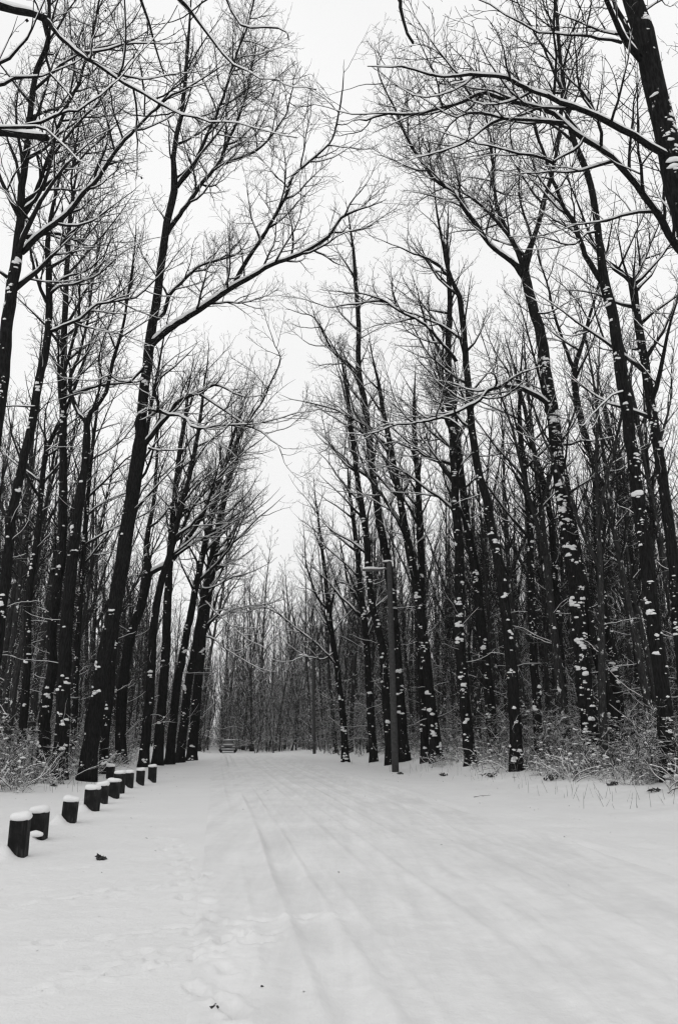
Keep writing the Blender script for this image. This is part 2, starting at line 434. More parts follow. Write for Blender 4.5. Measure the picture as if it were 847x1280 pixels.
def traced_tree(label, trunk, limbs=(), Y=None, H=24, seed=1, lean=0, crown0=.42, k=1.0, clod=9, proc=1.0, wmul=1.0, group=None, leaf=6, ztop=None, lowtwig=.5, spread=1.0):
    """a tree whose trunk and big limbs were measured in the photograph; everything finer is grown.
    trunk: (px, py, width px) from the foot up; limbs: dict(p=[(px,py)...], w=(start,end), dy=depth change to the tip)"""
    rnd = random.Random(seed); rng = np.random.default_rng(seed); k *= .72
    px, py, w = trunk[0]
    if Y is None: base = hit(px, py); Y = base[1]
    else:
        q = at(px, py, Y); base = (q[0], Y, hz(q[0], Y))
    P, Q = [], []
    for i, (x, y, w) in enumerate(trunk):
        p = at(x, y, Y) if i else (base[0], Y, base[2] - .12)
        P.append(p); Q.append(.5 * w * wmul / FOC * max(depth_of(p), Y))
    # carry the leader on up to the full height
    top = P[-1]
    if True:
        d = norm3(tuple(P[-1][j] - P[-2][j] for j in range(3))); L = max(4.5, (H - top[2]) * 1.03); n = max(4, int(L / 1.3))
        E = wander(rnd, top, d, L, n, .05, .09)
        for j in range(1, n): P.append(E[j]); Q.append(Q[len(trunk) - 1] * (1 - j / (n - 1)) + .012 * (j / (n - 1)))
    P, Q = resample(P, Q, .55)
    for i in range(1, len(P) - 1):
        f = min(1, Q[i] / .2) * .025
        P[i] = (P[i][0] + rnd.uniform(-f, f), P[i][1] + rnd.uniform(-f, f) * 1.5, P[i][2])
    taper_flare(P, Q, base[2])
    tr, cr, sn = Tubes(), Tubes(), Tubes(); tips = []
    tr.add(P, Q, 12)
    clods(rnd, rng, sn, P, Q, clod)
    lines = []
    for lb in limbs:
        dy = lb.get('dy', rnd.uniform(-1.5, 1.5)); y0 = lb.get('y0', 0); n = len(lb['p']); A, B = [], []
        for i, (x, y) in enumerate(lb['p']):
            f = i / (n - 1); p = at(x, y, Y + y0 + dy * f); A.append(p)
            B.append(max(.010, .5 * (lb['w'][0] * (1 - f) + lb['w'][1] * f) * wmul / FOC * depth_of(p)))
        if lb.get('ext', 1):
            d = norm3(tuple(A[-1][j] - A[-2][j] for j in range(3))); E = wander(rnd, A[-1], d, lb.get('ext', 1) * 1.6, 4, .05, .2)
            for j in range(1, 4): A.append(E[j]); B.append(B[n - 1] * (1 - j / 3) + .007 * j / 3)
        A, B = resample(A, B, .30); wob = [0.0, 0.0, 0.0]
        for i in range(1, len(A) - 1):
            wob = [.78 * w_ + rnd.uniform(-.022, .022) for w_ in wob]; A[i] = tuple(A[i][j] + wob[j] for j in range(3)); f = .012; A[i] = (A[i][0] + rnd.uniform(-f, f), A[i][1] + rnd.uniform(-f, f), A[i][2] + rnd.uniform(-f, f))
        tr.add(A, B, 8); snow_caps(rnd, sn, A, B)
        if lb.get('twigs', 1): sprout(rnd, cr, A, B, 1, k / lb.get('twigs', 1), tips=tips, last=lb.get('last', 3), caps=sn)
    # grown limbs along the upper trunk
    zb, zt = base[2], P[-1][2]; z = zb + (zt - zb) * crown0; az = rnd.uniform(0, 6.28); i = 1; proc *= 1.5; road = 1 if lean > 0 else -1
    while z < zt - .4 and proc > 0:
        while i < len(P) - 1 and P[i][2] < z: i += 1
        f = (z - zb) / (zt - zb); az += 2.4 + rnd.uniform(-.5, .5)
        out = R(rnd.uniform(30, 58)) if f < .8 else R(rnd.uniform(18, 40))
        d = (math.cos(az) * math.sin(out) + lean * .30, math.sin(az) * math.sin(out), math.cos(out))
        L = (1.2 + 6.6 * (1 - f) ** .8) * rnd.uniform(.6, 1.15) * spread * (1 + .45 * math.cos(az) * road * min(1, abs(lean) * 2)); r = min(Q[i] * .58, .020 * L + .005); n = max(5, int(L / .55))
        A = wander(rnd, P[i], norm3(d), L, n, .05, .19); B = [r + (.008 - r) * (j / (n - 1)) for j in range(n)]
        if not (over_road(A[-1]) and rnd.random() < .8):
            cr.add(A, B, 6); snow_caps(rnd, sn, A, B, .8, 5)
            sprout(rnd, cr, A, B, 1, k, tips=tips, caps=sn)
        z += .85 / proc * rnd.uniform(.55, 1.4)
    # a few thin shoots low on the trunk
    nlow = int(12 * lowtwig)
    for _ in range(nlow):
        i = rnd.randrange(2, max(3, int(len(P) * crown0)))
        a = rnd.uniform(0, 6.28); L = rnd.uniform(.5, 2.2)
        A = wander(rnd, P[i], norm3((math.cos(a), math.sin(a), rnd.uniform(.05, .5))), L, 7, .03, .30); B = [.011 + (.005 - .011) * j / 6 for j in range(7)]
        cr.add(A, B, 4); snow_caps(rnd, sn, A, B, .6, 5); sprout(rnd, cr, A, B, 2, 1.2, last=3)
    leaves(rnd, cr, tips, leaf)
    STAT['hero'] += 1
    return assemble('bare_tree', base, tr, cr, sn, label, 'tree', group, M_TRUNK if base[0] > 0 else M_TRUNK_SHELTERED, M_TWIG, seed)

def grown_tree(name, seed, H, r0, crown0, spread, k, last=3, tmin=.008, forks=0, step=.8, mt=M_TRUNK_FAR, mc=M_TWIG, clod=4, low=0, upright=1.0):
    """a whole tree grown at the origin, used for the wood behind"""
    rnd = random.Random(seed); rng = np.random.default_rng(seed)
    P = wander(rnd, (0, 0, -.15), norm3((rnd.uniform(-.05, .05), rnd.uniform(-.05, .05), 1)), H, int(H / 1.2), .04, .045); n = len(P)
    Q = [r0 * (1 - (j / (n - 1)) ** 1.2) + .014 for j in range(n)]
    P, Q = resample(P, Q, .9); taper_flare(P, Q, 0)
    tr, cr, sn = Tubes(), Tubes(), Tubes(); tr.add(P, Q, 8)
    if clod: clods(rnd, rng, sn, P, Q, clod, 12)
    stems = [(P, Q)]
    for _ in range(forks):
        i = int(len(P) * rnd.uniform(.38, .6)); a = rnd.uniform(0, 6.28)
        L = (H - P[i][2]) * .9; A = wander(rnd, P[i], norm3((math.cos(a) * .5, math.sin(a) * .5, 1)), L, int(L / .8) + 3, .07, .09); m = len(A)
        B = [Q[i] * .7 * (1 - j / (m - 1)) + .010 for j in range(m)]; tr.add(A, B, 7); stems.append((A, B))
    for (A0, B0) in stems:
        zt = A0[-1][2]; z = max(H * crown0, A0[0][2] + .8); az = rnd.uniform(0, 6.28); i = 1
        while z < zt - .3:
            while i < len(A0) - 1 and A0[i][2] < z: i += 1
            f = z / H; az += 2.4 + rnd.uniform(-.5, .5); out = R(rnd.uniform(26, 55)) / upright
            L = (.7 + spread * (1 - f) ** .8) * rnd.uniform(.55, 1.15); r = min(B0[i] * .6, .020 * L + .004); m = max(4, int(L / .7))
            A = wander(rnd, A0[i], (math.cos(az) * math.sin(out), math.sin(az) * math.sin(out), math.cos(out)), L, m, .06, .19)
            B = [r + (tmin - r) * (j / (m - 1)) for j in range(m)]
            cr.add(A, B, 4); sprout(rnd, cr, A, B, 1 if L > 1.4 else 2, k, tmin, last)
            z += step * rnd.uniform(.55, 1.4)
    for _ in range(low):
        i = rnd.randrange(1, max(2, int(len(P) * crown0))); a = rnd.uniform(0, 6.28); L = rnd.uniform(.8, 2.8)
        A = wander(rnd, P[i], norm3((math.cos(a), math.sin(a), rnd.uniform(-.1, .5))), L, 7, .02, .28); B = [.014 + (tmin - .014) * j / 6 for j in range(7)]
        cr.add(A, B, 4); snow_caps(rnd, sn, A, B, 1.0, 4); sprout(rnd, cr, A, B, 2, 1.0, tmin, 3)
    return assemble(name, (0, 0, 0), tr, cr, sn, None, 'tree', None, mt, mc, seed)


# ================================================================== the measured trees
LT = [
 # ---- left side
 dict(label='thick bare tree behind the bollards, its long limb reaching over the road', seed=11, lean=.5, H=25, clod=7, leaf=8, lowtwig=.3, crown0=.62, proc=.55,
  trunk=[(108,978,20),(117,905,19.5),(125,860,19),(140,775,18.5),(155,690,18),(167,610,17.5),(175,560,18),(177,535,13),(179,498,12.5),(185,456,12.5),(187,430,13),(195,380,10.5),(203,320,9.5),(211,269,9),(218,238,9),(217,198,6.5),(221,168,6),(227,142,5.5),(231,108,5),(235,57,4)],
  limbs=[dict(p=[(188,432),(210,412),(235,395),(262,376),(290,358),(315,345),(342,330),(381,314),(410,295),(427,272),(438,266)],w=(10,3),dy=-3),
   dict(p=[(292,357),(305,334),(322,306),(342,275),(356,246),(367,218),(395,195),(415,173),(424,136),(428,110)],w=(6,1.6),y0=-1.2,dy=-1),
   dict(p=[(206,297),(217,278),(228,263),(240,248),(251,232),(263,218),(274,204),(281,186),(288,170),(294,157),(299,142),(306,120),(312,95),(318,70)],w=(6.5,2),dy=1.5),
   dict(p=[(273,206),(287,202),(299,198),(312,192),(322,187),(333,177),(342,167),(351,153),(359,139),(366,112)],w=(4.5,1.6),y0=.9,dy=1),
   dict(p=[(221,234),(232,220),(242,207),(251,188),(259,170),(267,150),(274,133),(281,112),(288,91),(294,72),(299,57),(310,30),(318,0)],w=(5.5,1.8),dy=-1.5),
   dict(p=[(176,555),(171,530),(174,518),(184,512),(197,513),(199,502),(194,486),(202,470),(212,462)],w=(6,2.5),dy=-1.2),
   dict(p=[(200,513),(212,518),(225,518),(234,524),(239,532),(254,535),(270,532),(290,531),(310,531),(332,527),(355,521)],w=(4.8,1.6),y0=-1,dy=-1),
   dict(p=[(180,557),(194,538),(208,521),(222,501),(233,495),(245,490),(258,484),(268,480),(282,484),(300,494)],w=(7,2.5),dy=-2),
   dict(p=[(250,493),(266,503),(282,513),(295,523),(307,531),(327,538),(338,549),(347,555),(352,570)],w=(4,1.2),y0=-1.2,dy=-.6),
   dict(p=[(190,402),(205,392),(212,370),(225,355),(240,340),(252,330),(268,326),(285,322),(298,316)],w=(6,2),dy=2),
   dict(p=[(307,531),(318,515),(330,500),(337,482),(345,465),(350,448),(343,432)],w=(3,1.2),y0=-1.6,dy=-.8),
   dict(p=[(186,560),(200,564),(215,563),(233,562)],w=(3,1.5),dy=-.8,ext=0),
   dict(p=[(188,450),(170,470),(160,478),(147,476),(138,470),(125,474)],w=(4,1.5),dy=-1)]),
 dict(label='slim dark tree forking beside the snow-capped bush behind the farthest bollards', seed=12, lean=.6, H=22, clod=4, crown0=.5, k=1.15, proc=.7,
  trunk=[(152,955,13),(151,910,13),(154,860,12.5),(160,810,12),(168,782,11.5),(177,755,11),(185,717,11),(183,690,7),(186,660,6),(192,630,5),(195,590,4)],
  limbs=[dict(p=[(185,718),(197,711),(210,705),(225,688),(240,665),(252,645),(262,622),(272,600),(285,575),(300,545),(312,520)],w=(8,2.5),dy=1),
   dict(p=[(210,705),(214,690),(212,672),(218,650),(224,625),(230,600),(240,570)],w=(4.5,1.5),y0=.3,dy=1)]),
 dict(label='straight dark tree, first of the tight row of trunks left of the road', seed=13, lean=.6, Y=46, H=24, clod=4, k=1.2, crown0=.45,
  trunk=[(180,950,12),(187,870,11),(192,785,10),(200,735,9),(215,685,8),(225,640,7),(236,600,6),(246,550,5),(252,510,4)],
  limbs=[dict(p=[(214,687),(228,660),(243,632),(262,610),(280,590),(300,570),(318,555)],w=(4,1.5),dy=1)]),
 dict(label='snow-flecked tree, second of the tight row of trunks left of the road', seed=14, lean=.6, Y=49, H=24, clod=7, k=1.25, crown0=.45,
  trunk=[(197,945,12),(205,850,11.5),(208,800,11),(210,745,10),(215,670,8.5),(219,620,7),(224,570,6),(232,520,5)]),
 dict(label='leaning tree, third of the tight row of trunks left of the road', seed=15, lean=.7, Y=51, H=24, clod=5, k=1.25, crown0=.4,
  trunk=[(212,945,11),(220,870,10),(228,820,9.5),(235,785,9),(250,710,8),(258,675,7),(266,640,6),(276,600,5),(290,550,4)]),
 dict(label='leaning tree, fourth of the tight row of trunks left of the road', seed=16, lean=.7, Y=54, H=23, clod=5, k=1.3, crown0=.38,
  trunk=[(225,940,11),(235,860,10),(243,815,9.5),(250,775,9),(262,710,8),(270,668,6.5),(278,630,5.5),(288,590,4)],
  limbs=[dict(p=[(248,735),(262,735),(275,730),(290,722),(305,718),(322,712)],w=(3,1),dy=-1),dict(p=[(255,750),(270,765),(285,778),(300,790),(312,800)],w=(2.5,1),dy=-2)]),
 dict(label='last tree of the tight row left of the road, low limbs drooping roadwards', seed=17, lean=.7, Y=57, H=23, clod=5, k=1.3, crown0=.32,
  trunk=[(240,940,12),(247,860,11),(251,820,10),(255,785,9),(265,720,8),(272,675,7),(280,630,5.5),(290,590,4.5)],
  limbs=[dict(p=[(258,780),(275,770),(292,762),(310,758),(330,756),(345,752)],w=(3,1),dy=-1),dict(p=[(256,795),(270,800),(285,812),(300,822),(318,832)],w=(3,1),dy=-2),
   dict(p=[(270,690),(285,672),(300,655),(318,640),(332,628)],w=(3,1),dy=0)]),
 dict(label='big bare tree at the left edge of the picture with a long upswept limb', seed=21, lean=.3, Y=23, H=24, clod=8, crown0=.48, proc=1.0, lowtwig=0,
  trunk=[(-42,990,17),(-35,860,16.5),(-28,750,16),(-16,620,15.5),(2,490,15),(10,400,14.5),(16,352,14),(22,320,13),(26,275,10.5),(28,234,9),(34,182,8),(39,130,7),(47,86,6.5),(60,52,5.5),(62,20,4.5)],
  limbs=[dict(p=[(27,316),(40,303),(55,290),(78,273),(90,258),(103,243),(117,231),(131,211),(145,190),(157,175),(169,161),(183,147),(197,135),(215,120),(232,112)],w=(8,2.5),dy=-2),
   dict(p=[(24,290),(32,268),(42,252),(52,225),(62,195),(72,165),(86,130),(97,110),(105,85),(114,55),(122,20),(128,-15)],w=(6,2.2),dy=1.5),
   dict(p=[(30,262),(44,250),(55,232),(62,205),(72,185),(85,168),(100,150),(118,135),(135,115),(150,95)],w=(5,2),dy=-1)]),
 dict(label='tilted bare tree with two snowy limbs, second from the left edge', seed=22, lean=.5, Y=27, H=23, clod=9, crown0=.62, proc=.6, lowtwig=.5,
  trunk=[(-14,985,14),(-10,880,13),(-2,800,12.5),(7,720,12),(16,640,11.5),(27,586,11),(40,532,10.5),(48,480,10),(55,448,9.5),(61,413,9),(62,354,8),(60,320,7),(61,290,5.5),(66,260,4.5)],
  limbs=[dict(p=[(62,415),(78,407),(92,402),(106,394),(114,386),(122,381),(146,377),(170,372),(181,363),(191,352),(204,340)],w=(4.5,1.8),dy=-1),
   dict(p=[(63,368),(75,358),(92,356),(108,350),(124,343),(138,330),(152,318)],w=(4,1.5),dy=-1.5),
   dict(p=[(62,362),(78,348),(98,342),(115,335),(128,322),(145,312)],w=(3.2,1.2),dy=1),
   dict(p=[(48,508),(34,509),(20,508),(8,508)],w=(2.6,1.5),dy=-1,ext=0)]),
 dict(label='slender tree with patchy snow between the left edge and the forked tree', seed=23, lean=.3, Y=33, H=22, clod=8, k=1.1, crown0=.5,
  trunk=[(26,955,11),(31,879,10),(35,820,9.5),(35,760,9),(45,685,8),(50,640,7),(56,572,6),(66,546,5)]),
 dict(label='tall straight dark tree, left one of a close pair on the left', seed=24, lean=.3, Y=32, H=24, clod=10, k=1.1, crown0=.5,
  trunk=[(56,950,15),(57,886,14),(66,834,13),(65,785,12.5),(75,710,12),(79,640,11),(79,560,9.5),(80,453,8),(82,373,7),(85,320,6),(88,270,4.5)]),
 dict(label='dark tree with a high wide fork, right one of a close pair on the left', seed=25, lean=.3, Y=31, H=22, clod=8, k=1.1, crown0=.66, proc=.7,
  trunk=[(76,950,18),(79,890,17),(82,810,16),(90,710,14),(96,655,12),(106,586,10),(109,548,9.5),(109,532,8),(114,516,6),(133,490,5),(141,453,4.5),(154,408,3.5),(160,370,3)],
  limbs=[dict(p=[(109,530),(101,518),(93,506),(88,488),(90,469),(97,450),(103,432),(110,402),(114,373),(118,340),(124,310)],w=(6,2),dy=1),
   dict(p=[(113,518),(122,496),(128,470),(124,450),(130,425),(140,400),(146,370)],w=(3,1.3),dy=-1)]),
 dict(label='thinner snow-streaked tree standing close behind the thick forked tree', seed=26, lean=.4, Y=37, H=23, clod=12, k=1.2, crown0=.5,
  trunk=[(132,945,11),(132,910,11),(139,850,10.5),(142,800,10),(152,735,9),(160,680,8),(168,630,7),(176,580,6)]),
 dict(label='thin upright tree between the close pair and the forked tree on the left', seed=27, lean=.3, Y=40, H=21, clod=8, k=1.25, crown0=.45,
  trunk=[(93,940,7.5),(95,860,7),(100,760,6.5),(107,660,6),(112,600,5),(118,540,4)]),
 # ---- right side
 dict(label='thick high-forked tree banded with snow lumps on the right verge', seed=31, lean=-.4, H=25, clod=34, crown0=.62, proc=.55, leaf=14,
  trunk=[(740,962,21),(736,905,20),(729,850,19.5),(724,790,19),(719,735,18.5),(709,660,18),(699,597,17),(693,539,16),(687,495,15),(681,460,14),(676,422,13),(664,378,12),(656,345,11.5),(657,322,8.5),(669,291,6),(681,245,5.5),(689,219,5),(697,180,4),(701,150,3.4)],
  limbs=[dict(p=[(655,347),(640,327),(625,316),(611,304),(600,289),(591,275),(580,259),(570,244),(557,235),(544,226),(533,212),(523,197),(515,183),(507,169),(500,154),(495,138),(484,118),(476,98)],w=(8,1.8),dy=-2),
   dict(p=[(653,340),(648,320),(640,303),(632,291),(619,276),(606,262),(593,251),(580,242),(567,233),(554,226),(536,222),(520,205)],w=(6,1.6),dy=2),
   dict(p=[(654,336),(645,312),(634,290),(626,270),(621,255),(617,234),(615,208),(614,182),(608,150),(602,120)],w=(5.5,1.8),dy=3),
   dict(p=[(690,508),(676,498),(664,491),(652,486),(640,483),(629,482),(619,485),(609,488),(598,501),(584,508),(570,515),(555,520),(541,524),(527,528),(513,530),(496,530),(480,536),(465,541)],w=(7,2),dy=-3),
   dict(p=[(552,522),(562,525),(570,530),(577,537),(581,546),(584,560)],w=(3.5,1.5),y0=-2,dy=-.5,ext=0),
   dict(p=[(629,482),(640,472),(652,466),(665,461)],w=(4,1.8),y0=-1,dy=-.5,ext=.3),
   dict(p=[(664,392),(680,391),(694,387),(712,377)],w=(3,1.2),dy=-1),
   dict(p=[(698,556),(712,555),(726,550),(738,551),(752,549)],w=(4,1.5),dy=-1)]),
 dict(label='tall dark tree nearest on the right verge, its foot fully in view', seed=32, lean=-.3, H=26, clod=11, crown0=.66, proc=.5, leaf=10,
  trunk=[(838,980,20),(830,890,18.5),(824,835,18),(816,770,17.5),(809,710,17),(801,660,16.5),(797,626,16),(787,547,15),(775,460,14),(766,399,13),(754,352,12.5),(751,322,10),(746,284,8.5),(738,232,8),(725,196,7.5),(712,160,6.5),(705,116,5.5),(700,77,4.8),(696,26,4.2),(693,0,4)],
  limbs=[dict(p=[(753,354),(742,338),(730,318),(718,283),(710,268),(702,253),(694,234),(687,216),(679,194),(671,173),(666,155),(660,130),(650,105)],w=(7.5,2),dy=-1.5),
   dict(p=[(745,290),(732,292),(718,305),(700,303),(684,299)],w=(3.5,1.5),dy=-1),
   dict(p=[(702,110),(690,88),(680,60),(668,40),(655,20),(645,0)],w=(3.5,1.5),dy=1),
   dict(p=[(784,490),(770,492),(757,500),(745,512),(736,522)],w=(3.4,1.3),dy=-1)]),
 dict(label='tree at the right picture edge whose trunk splits in a wide V', seed=33, lean=-.2, Y=27, H=24, clod=11, crown0=.5, proc=1.0,
  trunk=[(872,985,15),(856,870,14.5),(846,770,14),(838,680,13.5),(827,597,13),(816,524,12),(807,466,11),(798,407,10),(792,367,9.5),(789,352,9),(780,344,5.5),(772,337,5),(757,326,4.5),(744,312,3.6),(735,290,3)],
  limbs=[dict(p=[(790,352),(797,340),(804,326),(812,305),(822,280),(828,258)],w=(5,2.2),dy=1),
   dict(p=[(792,356),(802,346),(811,336),(824,320),(838,304),(850,290)],w=(5,2),dy=-1)]),
 dict(label='dark leaning tree rooted at the verge between lamp post and banded tree', seed=34, lean=-.4, H=24, clod=9, crown0=.5, k=1.05, proc=.8,
  trunk=[(646,965,15.5),(643,900,14.5),(639,835,14),(631,760,13),(624,710,12.5),(614,660,12),(609,630,11),(600,598,10),(594,570,9.5),(588,520,9),(584,480,8.5),(579,415,7.5),(574,370,6.5),(566,355,5.5),(559,335,4.5),(552,300,3.5)],
  limbs=[dict(p=[(560,345),(546,330),(530,322),(512,315),(497,308)],w=(4,1.4),dy=-1),
   dict(p=[(570,452),(560,438),(545,420),(530,405),(512,395),(497,388),(484,378),(470,372),(455,368),(440,366)],w=(5,1.6),dy=-1.5),
   dict(p=[(483,377),(465,376),(445,380),(425,382),(410,384),(396,380)],w=(3,1),y0=-1,dy=-.6)]),
 dict(label='snow-speckled tree, left one of two right of the twin trunks', seed=35, lean=-.4, Y=38, H=24, clod=13, k=1.15, crown0=.42,
  trunk=[(588,945,14),(579,860,13),(574,785,12.5),(574,710,12),(572,660,11),(569,630,10.5),(566,555,10),(561,480,9),(560,430,7.5),(562,380,6.5),(560,340,5)]),
 dict(label='snow-speckled tree, right one of two right of the twin trunks', seed=36, lean=-.4, Y=41, H=23, clod=10, k=1.2, crown0=.45,
  trunk=[(616,940,13),(609,850,12),(601,785,11.5),(594,710,11),(584,660,10),(577,600,9),(570,540,7.5),(564,480,6)]),
 dict(label='straight stem of the close twin trunks right of the lamp post', seed=37, lean=-.4, Y=44, H=23, clod=9, k=1.2, crown0=.45,
  trunk=[(531,940,10),(526,810,10),(526,730,9),(525,660,8),(522,600,7),(518,545,6)]),
 dict(label='leaning stem of the close twin trunks right of the lamp post', seed=38, lean=-.5, Y=43, H=23, clod=13, k=1.2, crown0=.45,
  trunk=[(546,945,15),(536,860,12),(529,795,11.5),(521,735,11),(506,660,9.5),(497,610,8),(488,560,7),(478,510,6)],
  limbs=[dict(p=[(521,738),(516,700),(512,668),(505,640)],w=(5,2),dy=1)]),
 dict(label='tall dark tree standing directly behind the lamp post', seed=39, lean=-.5, H=24, clod=8, k=1.1, crown0=.42, proc=.8,
  trunk=[(505,952,13),(499,860,11.5),(491,760,11),(485,710,10.5),(479,675,10),(474,655,9.5),(471,630,9),(461,555,8),(456,505,7.5),(448,462,7),(448,405,6),(444,350,5),(442,320,4)],
  limbs=[dict(p=[(450,470),(438,456),(426,448),(416,440),(408,425),(400,408),(390,395),(378,392)],w=(4,1.2),dy=-1),
   dict(p=[(458,520),(442,525),(425,515),(408,509),(392,505),(378,502)],w=(3.5,1.2),dy=-1.5)]),
 dict(label='slim tree just left of the lamp post, its trunk crossing behind the lamp head', seed=40, lean=-.5, Y=47, H=22, clod=9, k=1.25, crown0=.42,
  trunk=[(487,945,10),(479,825,9.5),(472,785,9),(464,750,8.5),(456,660,8),(448,610,7),(442,560,6),(436,510,5)]),
 dict(label='thin snow-dotted tree a little left of the lamp post', seed=41, lean=-.4, Y=52, H=20, clod=12, k=1.3, crown0=.35,
  trunk=[(467,940,9),(461,865,8.5),(457,794,8),(450,735,7),(446,690,6),(440,640,5)]),
 dict(label='small tree with an arching snowy limb near the far lamp post', seed=42, lean=-.5, Y=55, wmul=.85, H=17, clod=12, k=1.3, crown0=.38,
  trunk=[(432,942,10),(428,890,9),(422,842,8.5),(415,794,7.5),(408,735,6.5),(404,700,5),(400,670,4)],
  limbs=[dict(p=[(424,838),(414,824),(402,811),(391,801),(379,792),(369,785),(358,776),(345,766),(332,760),(318,758),(300,763)],w=(4,1.4),dy=-1.5),
   dict(p=[(418,815),(405,824),(395,823),(380,821),(366,826)],w=(3,1.2),dy=-1),
   dict(p=[(412,735),(425,728),(440,732),(452,735),(466,730)],w=(2.5,1),dy=-1)]),
 dict(label='leaning half of the crossed pair of trunks behind the banded tree', seed=43, lean=-.3, Y=33, H=22, clod=9, k=1.15, crown0=.5,
  trunk=[(770,955,12),(764,885,11.5),(749,835,11),(741,800,10.5),(734,760,10),(724,700,8.5),(716,650,7),(708,600,6)]),
 dict(label='tree with a narrow high V, upright half of the crossed pair behind the banded tree', seed=44, lean=-.2, Y=35, H=22, clod=12, k=1.15, crown0=.62, proc=.7,
  trunk=[(777,945,13),(769,850,12),(756,775,11),(749,710,10.5),(746,660,10),(743,582,9),(731,547,8.5),(722,507,8),(717,463,7.5),(728,428,4.5),(735,400,4),(743,372,3.4),(752,340,3)],
  limbs=[dict(p=[(717,465),(711,448),(705,431),(699,412),(693,393),(687,370),(680,345),(672,320)],w=(5,2),dy=1)]),
 dict(label='thin dark tree between the leaning verge tree and the banded tree', seed=45, lean=-.3, Y=40, H=21, clod=10, k=1.2, crown0=.45,
  trunk=[(709,940,9.5),(701,835,9),(694,735,8.5),(689,660,8),(679,606,7),(664,553,6),(655,510,5)]),
 dict(label='snow-lumped tree just right of the leaning verge tree', seed=46, lean=-.3, Y=38, H=22, clod=14, k=1.2, crown0=.45,
  trunk=[(674,940,11),(669,860,10.5),(666,810,10),(663,735,9),(662,660,8),(656,600,7),(650,540,6)]),
 dict(label='thin tree in the gap before the right picture edge', seed=47, lean=-.2, Y=41, H=21, clod=8, k=1.2, crown0=.42,
  trunk=[(800,940,8),(797,860,7.5),(793,780,7),(789,700,6.5),(780,640,6),(772,590,5)]),
 dict(label='huge near tree leaning in over the top right corner with a long snowy limb', seed=51, lean=-.2, Y=14.5, H=22, clod=9, crown0=.8, proc=.3, lowtwig=0, leaf=20,
  trunk=[(1060,1150,40),(1000,900,38),(945,660,34),(900,450,31),(868,320,29),(847,240,28),(834,180,27),(821,124,26),(808,64,25),(790,0,23),(775,-60,20),(765,-130,15)],
  limbs=[dict(p=[(800,74),(789,62),(779,52),(771,38),(764,23),(754,0),(744,-30)],w=(9,5),dy=-1,ext=1),
   dict(p=[(797,68),(792,54),(786,40),(779,26),(767,0),(758,-30)],w=(7.5,4.5),dy=1),
   dict(p=[(776,53),(762,50),(746,48),(726,46),(707,45),(690,42),(671,40),(650,28),(630,18),(612,5)],w=(4,1.6),y0=-.4,dy=-1.5),
   dict(p=[(836,200),(828,193),(810,182),(790,170),(775,161),(759,152),(746,145),(733,139),(716,132),(700,126),(684,119),(669,113),(648,106),(632,98),(617,95),(601,94),(586,95),(570,96),(553,96),(536,95),(518,88),(500,84)],w=(9,2.5),dy=-2,ext=.4)]),
 dict(label='near tree outside the right edge sending a broad arched limb across the sky', seed=52, lean=-.2, Y=19, H=20, clod=6, crown0=.85, proc=.2, lowtwig=0, leaf=10,
  trunk=[(980,1060,26),(965,900,25),(948,720,24),(925,560,22),(905,430,20),(893,350,17),(884,250,13),(878,150,9)],
  limbs=[dict(p=[(898,372),(872,340),(847,309),(836,292),(826,276),(816,260),(805,245),(795,232),(785,219),(775,207),(764,196),(751,187),(738,178),(728,171),(718,163),(705,152),(692,142),(674,136),(656,131),(640,128),(622,122),(606,118),(593,119),(580,125),(566,131),(552,135),(538,139),(526,142),(505,143),(484,143),(468,147)],w=(10,2.8),dy=-2,ext=.4),
   dict(p=[(704,154),(692,153),(680,151),(669,151),(650,150),(630,148),(615,143),(600,140),(585,141),(570,146),(556,140)],w=(5,2),y0=-1.3,dy=-.5),
   dict(p=[(626,149),(612,155),(600,163),(590,172),(577,180),(565,186),(552,190)],w=(4,2),y0=-1.5,dy=-.6),
   dict(p=[(692,205),(680,198),(665,194),(648,192),(630,188),(610,182),(594,180)],w=(4,2),y0=-1,dy=-.6),
   dict(p=[(730,172),(716,190),(702,196),(688,204)],w=(4,2.5),y0=-1,dy=0,ext=0)]),
 dict(label='near tree outside the left edge whose snowy limbs cross the top left corner', seed=53, lean=.2, Y=12.5, H=19, clod=6, crown0=.9, proc=.2, lowtwig=0, leaf=16,
  trunk=[(-190,1180,38),(-170,950,36),(-150,700,33),(-130,480,30),(-112,300,27),(-100,180,24),(-92,80,20),(-86,0,17),(-80,-90,14)],
  limbs=[dict(p=[(-95,-40),(-60,-14),(-30,-2),(0,9),(22,15),(40,18),(60,25)],w=(13,9),dy=-.3,ext=0,twigs=.3),
   dict(p=[(58,24),(70,38),(80,50),(100,67),(120,82),(140,95),(160,107),(180,119),(200,130),(216,137),(228,144),(245,147),(262,152)],w=(7,2),y0=-.3,dy=-.5),
   dict(p=[(56,24),(60,40),(62,55),(57,68),(66,92),(80,110),(96,128),(101,140)],w=(4.5,1.6),y0=-.3,dy=.4,twigs=.3),
   dict(p=[(-106,210),(-70,185),(-40,172),(-15,167),(10,166),(32,167),(58,172)],w=(13,9),dy=-1.2,ext=0,twigs=.2),
   dict(p=[(-45,160),(-20,157),(0,157),(22,156),(42,157),(55,162),(68,172),(82,184),(96,198)],w=(5,1.6),y0=-.9,dy=-.3,ext=.3,twigs=.3),
   dict(p=[(30,157),(52,153),(70,146),(85,140),(97,138),(110,128),(125,120),(140,108),(148,98)],w=(4,1.5),y0=-1,dy=-.3,twigs=.32),
   dict(p=[(-100,120),(-60,100),(-30,82),(0,78),(12,70),(24,58),(34,48),(40,36)],w=(6,2),dy=-.6,twigs=.32),
   dict(p=[(-100,150),(-50,122),(-12,108),(4,104),(20,98),(38,97),(52,95),(64,90)],w=(6,2),dy=.5,twigs=.32),
